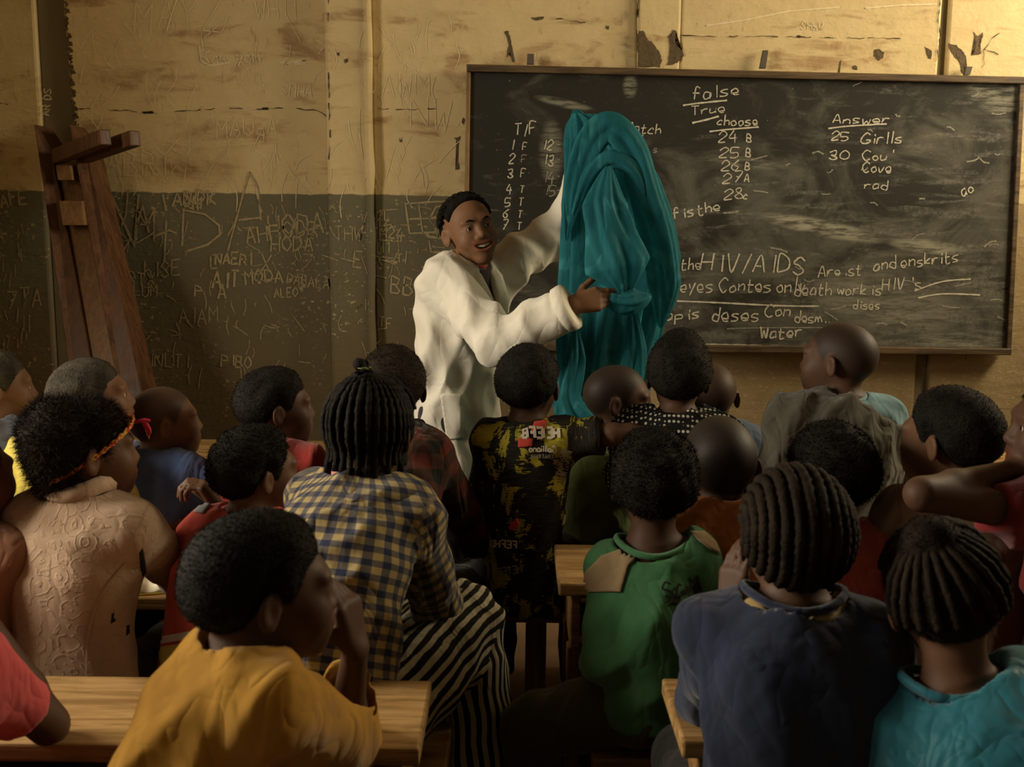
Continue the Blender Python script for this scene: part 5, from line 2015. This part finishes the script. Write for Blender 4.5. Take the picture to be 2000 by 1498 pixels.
def head_surface(az, el, off):
    """point on the cranium along a direction, in head coordinates"""
    d = Vector((math.sin(az) * math.cos(el), math.cos(az) * math.cos(el), math.sin(el)))
    lo, hi = .03, .2
    c = Vector((0, -.018, .018))
    for _ in range(22):
        m = (lo + hi) / 2
        p = c + d * m
        if float(cranium(np.float64(p.x), np.float64(p.y), np.float64(p.z))) < off:
            lo = m
        else:
            hi = m
    return c + d * hi


def braid_tube(pts, r0, r1, n=26, lump=.16):
    P_ = []
    pts = [Vector(p) for p in pts]
    for i in range(n):
        t = i / (n - 1) * (len(pts) - 1)
        k = min(int(t), len(pts) - 2)
        P_.append(pts[k].lerp(pts[k + 1], t - k))
    return tube_mesh('braid', P_, [(r0 + (r1 - r0) * i / (n - 1)) * (1 + lump * math.sin(i * 2.1)) for i in range(n)], 7, twist=.35, bump=lump * 1.1, freq=.5)


P = KIDS['check']
rb = random.Random(8)
apex_az, hb = math.pi, empty('braided_hair')
bpy.data.objects.remove(hb)
top_pt = head_surface(math.pi, 1.15, .012)
NB = 34
for i in range(NB):
    az = 2 * math.pi * i / NB + rb.uniform(-.04, .04)
    back = math.cos(az) < .55                  # the rest frame the face
    pts = [top_pt + Vector((.010 * math.sin(az), .010 * math.cos(az), .004))]
    end = -.62 if back else .25
    for k in range(1, 9):
        t = k / 8
        el = 1.25 + (end - 1.25) * t
        # great circles leaning back towards the knot
        v = head_surface(az, el, .011 + .004 * math.sin(t * 3))
        w = (1 - t) ** 1.5
        pts.append(v.lerp(top_pt, w * .35))
    if back:
        last = pts[-1]
        L = rb.uniform(.02, .05)
        pts.append(last + Vector((last.x * .04, -.002, -L)))
    b = link('braid', braid_tube(pts, .0075, .0062), M_HAIR, P['root'])
    b.matrix_local = P['HM']
kn = [top_pt + Vector((.004 * math.cos(i * .9), .004 * math.sin(i * .9), .010 + i * .0035)) for i in range(7)]
b = link('hair_knot', tube_mesh('hair_knot', kn, [.016, .011, .010, .014, .017, .014, .006], 10), M_HAIR, P['root'])
b.matrix_local = P['HM']
tie = [top_pt + Vector((.0125 * math.cos(i * .5), .0125 * math.sin(i * .5), .017)) for i in range(12)]
b = link('hair_tie', tube_mesh('hair_tie', tie, .0035, 6, closed=True), mat_plain('green_elastic', (0.16, 0.22, 0.10), None, 30, .6), P['root'])
b.matrix_local = P['HM']
# frayed pink collar standing at the back of the checked shirt
pc = []
c0, ax = P['nb'] + P['u'] * .036, (P['nt'] - P['nb']).normalized()
a_ = ax.cross(Vector((0, 1, 0))).normalized()
b_ = a_.cross(ax)
for i in range(30):
    t = 2 * math.pi * i / 30
    pc.append(c0 + (a_ * math.cos(t) + b_ * math.sin(t)) * .070 + ax * (.006 * math.sin(5 * t) + .012 * math.cos(t)))
link('frayed_collar', tube_mesh('frayed_collar', pc, [.010 + .003 * math.sin(i * 2.7) for i in range(30)], 7, closed=True), C['pinkcol'], P['top'])

# thick cornrows of the girl in navy: real ropes over the crown
P = KIDS['navy']
for i in range(15):
    ph = (i - 7) / 7 * 1.32
    pts = []
    for k in range(11):
        t = k / 10
        a = 1.0 + t * 3.1                      # from brow over the crown to the nape
        d = Vector((math.sin(ph), math.cos(ph) * math.cos(a), math.cos(ph) * math.sin(a)))
        lo_, hi_ = .03, .2
        c = Vector((0, -.018, .012))
        for _ in range(20):
            m_ = (lo_ + hi_) / 2
            q = c + d * m_
            if float(cranium(np.float64(q.x), np.float64(q.y), np.float64(q.z))) < .009:
                lo_ = m_
            else:
                hi_ = m_
        q = c + d * hi_
        if q.z < -.078:
            break
        pts.append(q)
    b = link('cornrow', braid_tube(pts, .0092, .0098, 44, .07), M_HAIRB, P['root'])
    b.matrix_local = P['HM']
# straw coloured scarf edge in the neck of the navy top
c0, ax = P['nb'] + P['u'] * .012, (P['nt'] - P['nb']).normalized()
a_ = ax.cross(Vector((0, 1, 0))).normalized()
b_ = a_.cross(ax)
pc = [c0 + a_ * math.cos(2 * math.pi * i / 30) * .078 + b_ * math.sin(2 * math.pi * i / 30) * .07 + ax * (.006 * math.sin(i) + .012 * math.cos(4 * math.pi * i / 30)) for i in range(30)]
link('neck_scarf', tube_mesh('neck_scarf', pc, [.010 + .003 * math.sin(i * 1.9) for i in range(30)], 8, closed=True), C['straw'], P['root'])

# drawn-back strands of the girl in teal
P = KIDS['teal']
bun = Vector((-.012, -.055, .095))
for i in range(22):
    az = 2 * math.pi * i / 22 + .1
    d0 = head_surface(az, -.45 if math.cos(az) < .2 else .45, .012)
    pts = [d0]
    for k in range(1, 7):
        t = k / 6
        m_ = d0.lerp(bun, t)
        c = Vector((0, -.018, .018))
        d = (m_ - c).normalized()
        az2, el2 = math.atan2(d.x, d.y), math.asin(max(-1, min(1, d.z)))
        pts.append(head_surface(az2, el2, .0105) if k < 6 else bun)
    b = link('hair_strand', braid_tube(pts, .0080, .006, 22, .07), M_HAIRB, P['root'])
    b.matrix_local = P['HM']

# braided headband with a red tassel
P = KIDS['afro']
hbm = NT('red_yellow_braid', .8, .15)
uo = hbm.obj()
st = hbm.ss(hbm.noise(uo, 150, 2, .5), .47, .53)
hbm = hbm.done(hbm.mix(st, (0.42, 0.035, 0.025), (0.50, 0.30, 0.05)))
for tw in (0, math.pi):
    pts = []
    for i in range(60):
        t = 2 * math.pi * i / 60
        x, y = math.sin(t) * .0790, math.cos(t) * .100 - .006
        z = .62 * y + .004
        w = math.sin(t * 16 + tw) * .0032
        pts.append((x * (1 + w * 4), y * (1 + w * 4), z + math.cos(t * 16 + tw) * .0042))
    b = link('headband_cord', tube_mesh('headband_cord', pts, .0034, 6, closed=True), hbm, P['root'])
    b.matrix_local = P['HM']
M_TAS = mat_plain('crimson_tassel', (0.45, 0.02, 0.06), (0.5, 0.03, 0.08), 30, .7)
for i, (dx, dz) in enumerate(((.012, -.030), (.02, -.024), (.006, -.038), (.018, .006))):
    p0 = Vector((.03, .092, .058))
    b = link('tassel', tube_mesh('tassel', [p0, p0 + Vector((dx * .5, .016, .004)), p0 + Vector((dx, .024, dz * .6)), p0 + Vector((dx * 1.1, .026, dz))], [.004, .005, .004, .002], 6), M_TAS if i != 2 else hbm, P['root'])
    b.matrix_local = P['HM']

# ------------------------------------------------------------------ grey wrap over the pale blue tee
P = KIDS['wrap']


def wrap_cut(g, P):
    """lies over the left shoulder, slips below the right one, and bunches at the right elbow"""
    J = P['J']
    g.cone(J['shR'] + Vector((.03, -.02, -.10)), J['shR'] + Vector((.09, -.02, -.17)), .055, .05, .05)
    g.cone(J['shL'] + Vector((-.02, 0, -.03)), J['shL'] + Vector((-.05, .03, -.26)), .066, .07, .05)
    X = g.ax[0][:, None, None]
    Z = g.ax[2][None, None, :]
    sp = P['sp']
    pl = (Z - (sp.z + .055)) * .9 + (X - sp.x) * .55
    g.D = smax(g.D, (pl + 0 * g.D).astype(f32), .012)


garment(P, C['wrap'], name='wrap', sleeve='none', off=.036, fold=.012, ff=44, neck=.02, hem=-.1, extra=wrap_cut, seed=33)

# ------------------------------------------------------------------ the teacher
C['coat'] = mat_fabric('white_coat_cotton', (0.72, 0.68, 0.58), (0.66, 0.61, 0.50), wr=.4, wscale=7)
C['inner'] = mat_fabric('dark_patterned_top', (0.05, 0.03, 0.03), wr=.3)
C['skirt'] = mat_fabric('dark_skirt', (0.03, 0.025, 0.03), wr=.4)
T = person('person in white lab coat facing the camera, holding up a teal net', (917, 447, 3.72), -158, 4, 13, by=-126, s=1.06, lean=5, hunch=.0, skin=3, legs='stand', stretch=.86, torso_w=1.18,
           hair=dict(t=.006, curl=0, ridges=lambda X, Y, Z: .004 * np.abs(np.cos(np.arctan2(X, Z + .05 + 0 * Y) * 10)) + 0 * Y, line=-.034, taper=.012),
           armR=dict(elbow=(975, 668, 3.45), wrist=(1118, 596, 3.38), hand=dict(dir=(1, .12, .25), n=(-.05, .9, -.25), curl=[.2, .42, .5, .55], spread=.25, thumb=.25, s=1.0)),
           armL=dict(elbow=(1118, 432, 3.88), wrist=(1158, 290, 3.74), hand=dict(dir=(.2, -.1, 1), n=(.7, -.5, 0), curl=.9)),
           hf=.0026, h=.008, smile=True, scalp=0.0, bottom=dict(material=C['skirt'], w=.002, length=.9, fold=.002), seed=40)
bm = bmesh.new()
for i in range(10):
    x = (i - 4.5) * .0053
    mtx = Matrix.Translation((x, .0885 - x * x * 15, -.0560 + x * x * 9))
    bmesh.ops.create_cube(bm, size=1.0, matrix=mtx @ Matrix.Diagonal((.0048, .006, .0095 if abs(i - 4.5) < 1 else .0082, 1)))
bevelled(bm, .0012)
te = link('teeth', bm_mesh('teeth', bm, True), M_TEETH, T['root'])
te.matrix_local = T['HM']
for sd in (-1, 1):
    pts = [head_surface(0, 0, 0)] * 0 + [Vector((sd * .014, .0905, .021)), Vector((sd * .028, .0915, .0265)), Vector((sd * .044, .079, .021))]
    b = link('eyebrow', tube_mesh('eyebrow', pts, [.002, .0034, .0018], 6), M_HAIR, T['root'])
    b.matrix_local = T['HM']
for i in range(15):
    ph = (i - 7) / 7 * 1.25
    pts = []
    for k in range(9):
        a = 1.22 + k / 8 * 1.5
        d = Vector((math.sin(ph), math.cos(ph) * math.cos(a), math.cos(ph) * math.sin(a)))
        c = Vector((0, -.018, .012))
        lo_, hi_ = .03, .2
        for _ in range(20):
            m_ = (lo_ + hi_) / 2
            q = c + d * m_
            if float(cranium(np.float64(q.x), np.float64(q.y), np.float64(q.z))) < .010:
                lo_ = m_
            else:
                hi_ = m_
        pts.append(c + d * hi_)
    b = link('cornrow', braid_tube(pts, .0058, .0066, 24), M_HAIR, T['root'])
    b.matrix_local = T['HM']
pt = [Vector((-.03, -.09, -.03)), Vector((-.055, -.10, -.075)), Vector((-.062, -.095, -.115)), Vector((-.06, -.085, -.14))]
b = link('ponytail', tube_mesh('ponytail', pt, [.02, .026, .024, .012], 10), M_HAIR, T['root'])
b.matrix_local = T['HM']
garment(T, C['inner'], name='top', sleeve='none', off=.004, fold=.002, neck=.012, collar=.006, collar_mat=C['red'], hem=-.05, seed=41)


def coat_shape(g, P):
    J, s = P['J'], P['s']
    # roomy body below the shoulder and the back of the armhole
    g.cone(P['sp'] + Vector((.10, -.03, -.06)), P['sp'] + Vector((.12, -.03, -.30)), .07, .06, .06)
    # V opening down the front
    nb, u = P['nb'], P['u']
    g.ell(nb + Vector((-.01, .11, -.045)), (.042, .085, .16), .012, sub=True)


T['prof'] = [(-.80, .215, .185), (-.35, .20, .165)] + T['prof']
T['tl'][2] -= .42
for i in (0, 1):
    T['tl'][i] -= .1
    T['th'][i] += .1
T['top'] = garment(T, C['coat'], name='lab_coat', sleeve='long', off=.026, sw=.038, fold=.013, ff=34, neck=.022, hem=-.64, lo_ext=.42, scut=.97, open_cuff=False, cuff=True, extra=coat_shape, seed=42, h=.0075, n=6)
bv = T['bvh_top'] = bvh_of(T['top'])
for sd in (-1, 1):
    lp = [T['nb'] + Vector(q) for q in ((0, -.064, .045), (sd * .050, -.035, .044), (sd * .066, .020, .020), (sd * .056, .078, -.030), (sd * .044, .112, -.100), (sd * .026, .124, -.170), (sd * .010, .124, -.215))]
    P_ = []
    for i in range(25):
        t = i / 24 * (len(lp) - 1)
        k = min(int(t), len(lp) - 2)
        P_.append(lp[k].lerp(lp[k + 1], t - k))
    rr_ = np.interp(np.linspace(0, 1, 25), [0, .3, .6, .85, 1], [.012, .015, .020, .016, .004])
    link('lapel', tube_mesh('lapel', P_, list(rr_), 10, bump=.35), C['coat'], T['top'])
decal('pocket', [(860, 772), (866, 768), (902, 772), (900, 790), (906, 856), (872, 860)], bv, .005, C['coat'], T['top'], .004)

# ------------------------------------------------------------------ the mosquito net


def mat_net():
    m = NT('teal_netting', .75, .15)
    o = m.obj()
    n = m.noise(m.scale(o, (1, 1, .35)), 10, 5, .6, 1.2)
    fine = m.noise(m.scale(o, (1, 1, .2)), 60, 4, .6, 1.0)
    c = m.mix(n, (0.010, 0.105, 0.125), (0.035, 0.22, 0.26))
    cr = m.math('ABSOLUTE', m.math('SUBTRACT', m.noise(m.scale(o, (1, 1, .45), rot=(0, .5, 0)), 7, 2, .45, .8), .5))
    cr2 = m.math('ABSOLUTE', m.math('SUBTRACT', m.noise(m.scale(o, (1, 1, .3), rot=(0, -.3, .5)), 15, 2, .45, .6), .5))
    hgt = m.math('ADD', m.math('MULTIPLY', cr, 2.2), m.math('ADD', cr2, m.math('MULTIPLY', fine, .15)))
    c = m.mix(m.ss(m.math('ADD', cr, m.math('MULTIPLY', cr2, .5)), .05, .0), c, (0.055, 0.28, 0.31))
    m.done(c, m.bump(hgt, .4, .02))
    tl = m.t.nodes.new('ShaderNodeBsdfTranslucent')
    m.put(tl.inputs[0], c)
    tr = m.t.nodes.new('ShaderNodeBsdfTransparent')
    tr.inputs[0].default_value = (.55, .95, 1, 1)
    m1 = m.t.nodes.new('ShaderNodeMixShader')
    m1.inputs[0].default_value = .35
    m.t.links.new(m.b.outputs[0], m1.inputs[1])
    m.t.links.new(tl.outputs[0], m1.inputs[2])
    m2 = m.t.nodes.new('ShaderNodeMixShader')
    m.put(m2.inputs[0], m.ss(n, .85, -.35))
    m.t.links.new(m1.outputs[0], m2.inputs[1])
    m.t.links.new(tr.outputs[0], m2.inputs[2])
    m.t.links.new(m2.outputs[0], m.out.inputs[0])
    return m.m


M_NET = mat_net()
NET = empty('mosquito_net', at(1180, 830, 3.6), label='teal mosquito net held up in folds by the teacher', cat='mosquito net')


def interp(rows, k, y):
    ys = [r[0] for r in rows]
    return float(np.interp(y, ys, [r[k] for r in rows]))


def drape(name, rows, Yc, depth, nf, amp, seed, n=96, m=90, twist=0.0):
    """closed hanging sleeve of cloth with folds that gather towards the top"""
    r = random.Random(seed)
    ph = [r.uniform(0, 6.28) for _ in range(8)]
    V, Fq = [], []
    y0, y1 = rows[0][0], rows[-1][0]
    for i in range(m):
        t = i / (m - 1)
        py = y0 + (y1 - y0) * t
        xl, xr = interp(rows, 1, py), interp(rows, 2, py)
        for j in range(n):
            a = 2 * math.pi * j / n
            cx, cy = math.cos(a), math.sin(a)
            fold = (math.sin(nf * a + ph[0] + 2.2 * t + math.sin(3 * t + ph[1])) * .6 + math.sin((nf * 1.7) * a + ph[2] - 3 * t) * .35 + abs(math.sin(nf * .5 * a + ph[3] + 1.5 * t)) * .5 - .3)
            rr = 1 + amp * fold * (.35 + .65 * t)
            u = .5 + .5 * max(-1.04, min(1.04, cx * rr))
            p = at(xl + (xr - xl) * u + 2 * math.sin(9 * t + cx * 3 + ph[4]), py + 5 * math.sin(nf * a + ph[5]) * (1 if i == m - 1 else 0), Yc - depth * cy * rr * (.5 + .5 * t ** .5))
            V.append(tuple(p))
    for i in range(m - 1):
        for j in range(n):
            Fq.append((i * n + j, i * n + (j + 1) % n, (i + 1) * n + (j + 1) % n, (i + 1) * n + j))
    return attach(link(name, mesh_np(name, V, Fq), M_NET), NET)


def swag(name, path, rad_, flat=.6, nf=5, amp=.28, seed=1, n=60, m=70):
    """gathered roll of netting following a path of (px, py, depth)"""
    r = random.Random(seed)
    pp = [at(*q) for q in path]
    P_ = []
    for i in range(m):
        t = i / (m - 1) * (len(pp) - 1)
        k = min(int(t), len(pp) - 2)
        f = t - k
        a, b, c, d = pp[max(k - 1, 0)], pp[k], pp[k + 1], pp[min(k + 2, len(pp) - 1)]
        P_.append(.5 * ((2 * b) + (c - a) * f + (2 * a - 5 * b + 4 * c - d) * f * f + (3 * b - a - 3 * c + d) * f ** 3))
    rs_ = np.interp(np.linspace(0, 1, m), np.linspace(0, 1, len(rad_)), rad_)
    ph = [r.uniform(0, 6.28) for _ in range(6)]
    V, Fq = [], []
    for i, p in enumerate(P_):
        t = (P_[min(i + 1, m - 1)] - P_[max(i - 1, 0)]).normalized()
        a = t.cross(Vector((0, 1, 0))).normalized()
        b = a.cross(t)
        tt = i / m
        for j in range(n):
            th = 2 * math.pi * j / n
            rr = 1 + amp * (math.sin(nf * th + ph[0] + 3 * tt) * .6 + math.sin(nf * 1.8 * th + ph[1] - 4 * tt + math.sin(6 * tt + ph[3])) * .4 + .25 * math.sin(14 * tt + 2 * th + ph[2]))
            V.append(tuple(p + (a * math.cos(th) + b * math.sin(th) * flat) * rs_[i] * rr))
    for i in range(m - 1):
        for j in range(n):
            Fq.append((i * n + j, i * n + (j + 1) % n, (i + 1) * n + (j + 1) % n, (i + 1) * n + j))
    me = mesh_np(name, V, Fq)
    return attach(link(name, me, M_NET), NET)


drape('hanging_net', [(222, 1116, 1160), (240, 1112, 1215), (300, 1109, 1258), (350, 1106, 1284), (400, 1102, 1303), (450, 1100, 1317), (500, 1099, 1327), (550, 1096, 1322),
                      (600, 1092, 1303), (650, 1090, 1292), (700, 1090, 1278), (760, 1086, 1266), (830, 1084, 1250), (1000, 1080, 1240)], 3.66, .11, 11, .30, 3, n=150)
swag('top_tuft', [(1122, 214, 3.66), (1128, 240, 3.66), (1124, 300, 3.62), (1112, 400, 3.58), (1106, 470, 3.58)], [.004, .03, .03, .026, .003], .7, 4, .35, 4)
swag('arched_fold', [(1112, 440, 3.54), (1124, 360, 3.52), (1152, 282, 3.50), (1190, 250, 3.50), (1232, 290, 3.50), (1262, 380, 3.50), (1284, 470, 3.50), (1296, 560, 3.52), (1290, 640, 3.54)],
     [.003, .035, .045, .05, .05, .045, .05, .05, .004], .55, 4, .22, 5)
swag('inner_fold', [(1120, 420, 3.52), (1150, 345, 3.49), (1190, 312, 3.48), (1235, 330, 3.48), (1268, 400, 3.50), (1280, 470, 3.56)], [.008, .022, .028, .026, .02, .004], .5, 3, .25, 6)
swag('hanging_sleeve', [(1188, 325, 3.46), (1182, 400, 3.45), (1192, 460, 3.44), (1210, 520, 3.42), (1222, 575, 3.42)], [.008, .06, .072, .085, .012], .6, 5, .22, 7)
swag('gathered_end', [(1172, 572, 3.44), (1200, 584, 3.42), (1235, 588, 3.42), (1272, 578, 3.44)], [.004, .035, .038, .004], .7, 5, .3, 8)
swag('hanging_fold', [(1232, 590, 3.52), (1240, 680, 3.52), (1228, 760, 3.52), (1222, 850, 3.52)], [.003, .035, .042, .045], .6, 4, .25, 9)
swag('net_tail', [(1125, 640, 3.54), (1124, 700, 3.50), (1108, 770, 3.48), (1130, 815, 3.46), (1170, 840, 3.46)], [.003, .032, .04, .05, .05], .55, 5, .3, 10)
print('all', time.time() - T0)
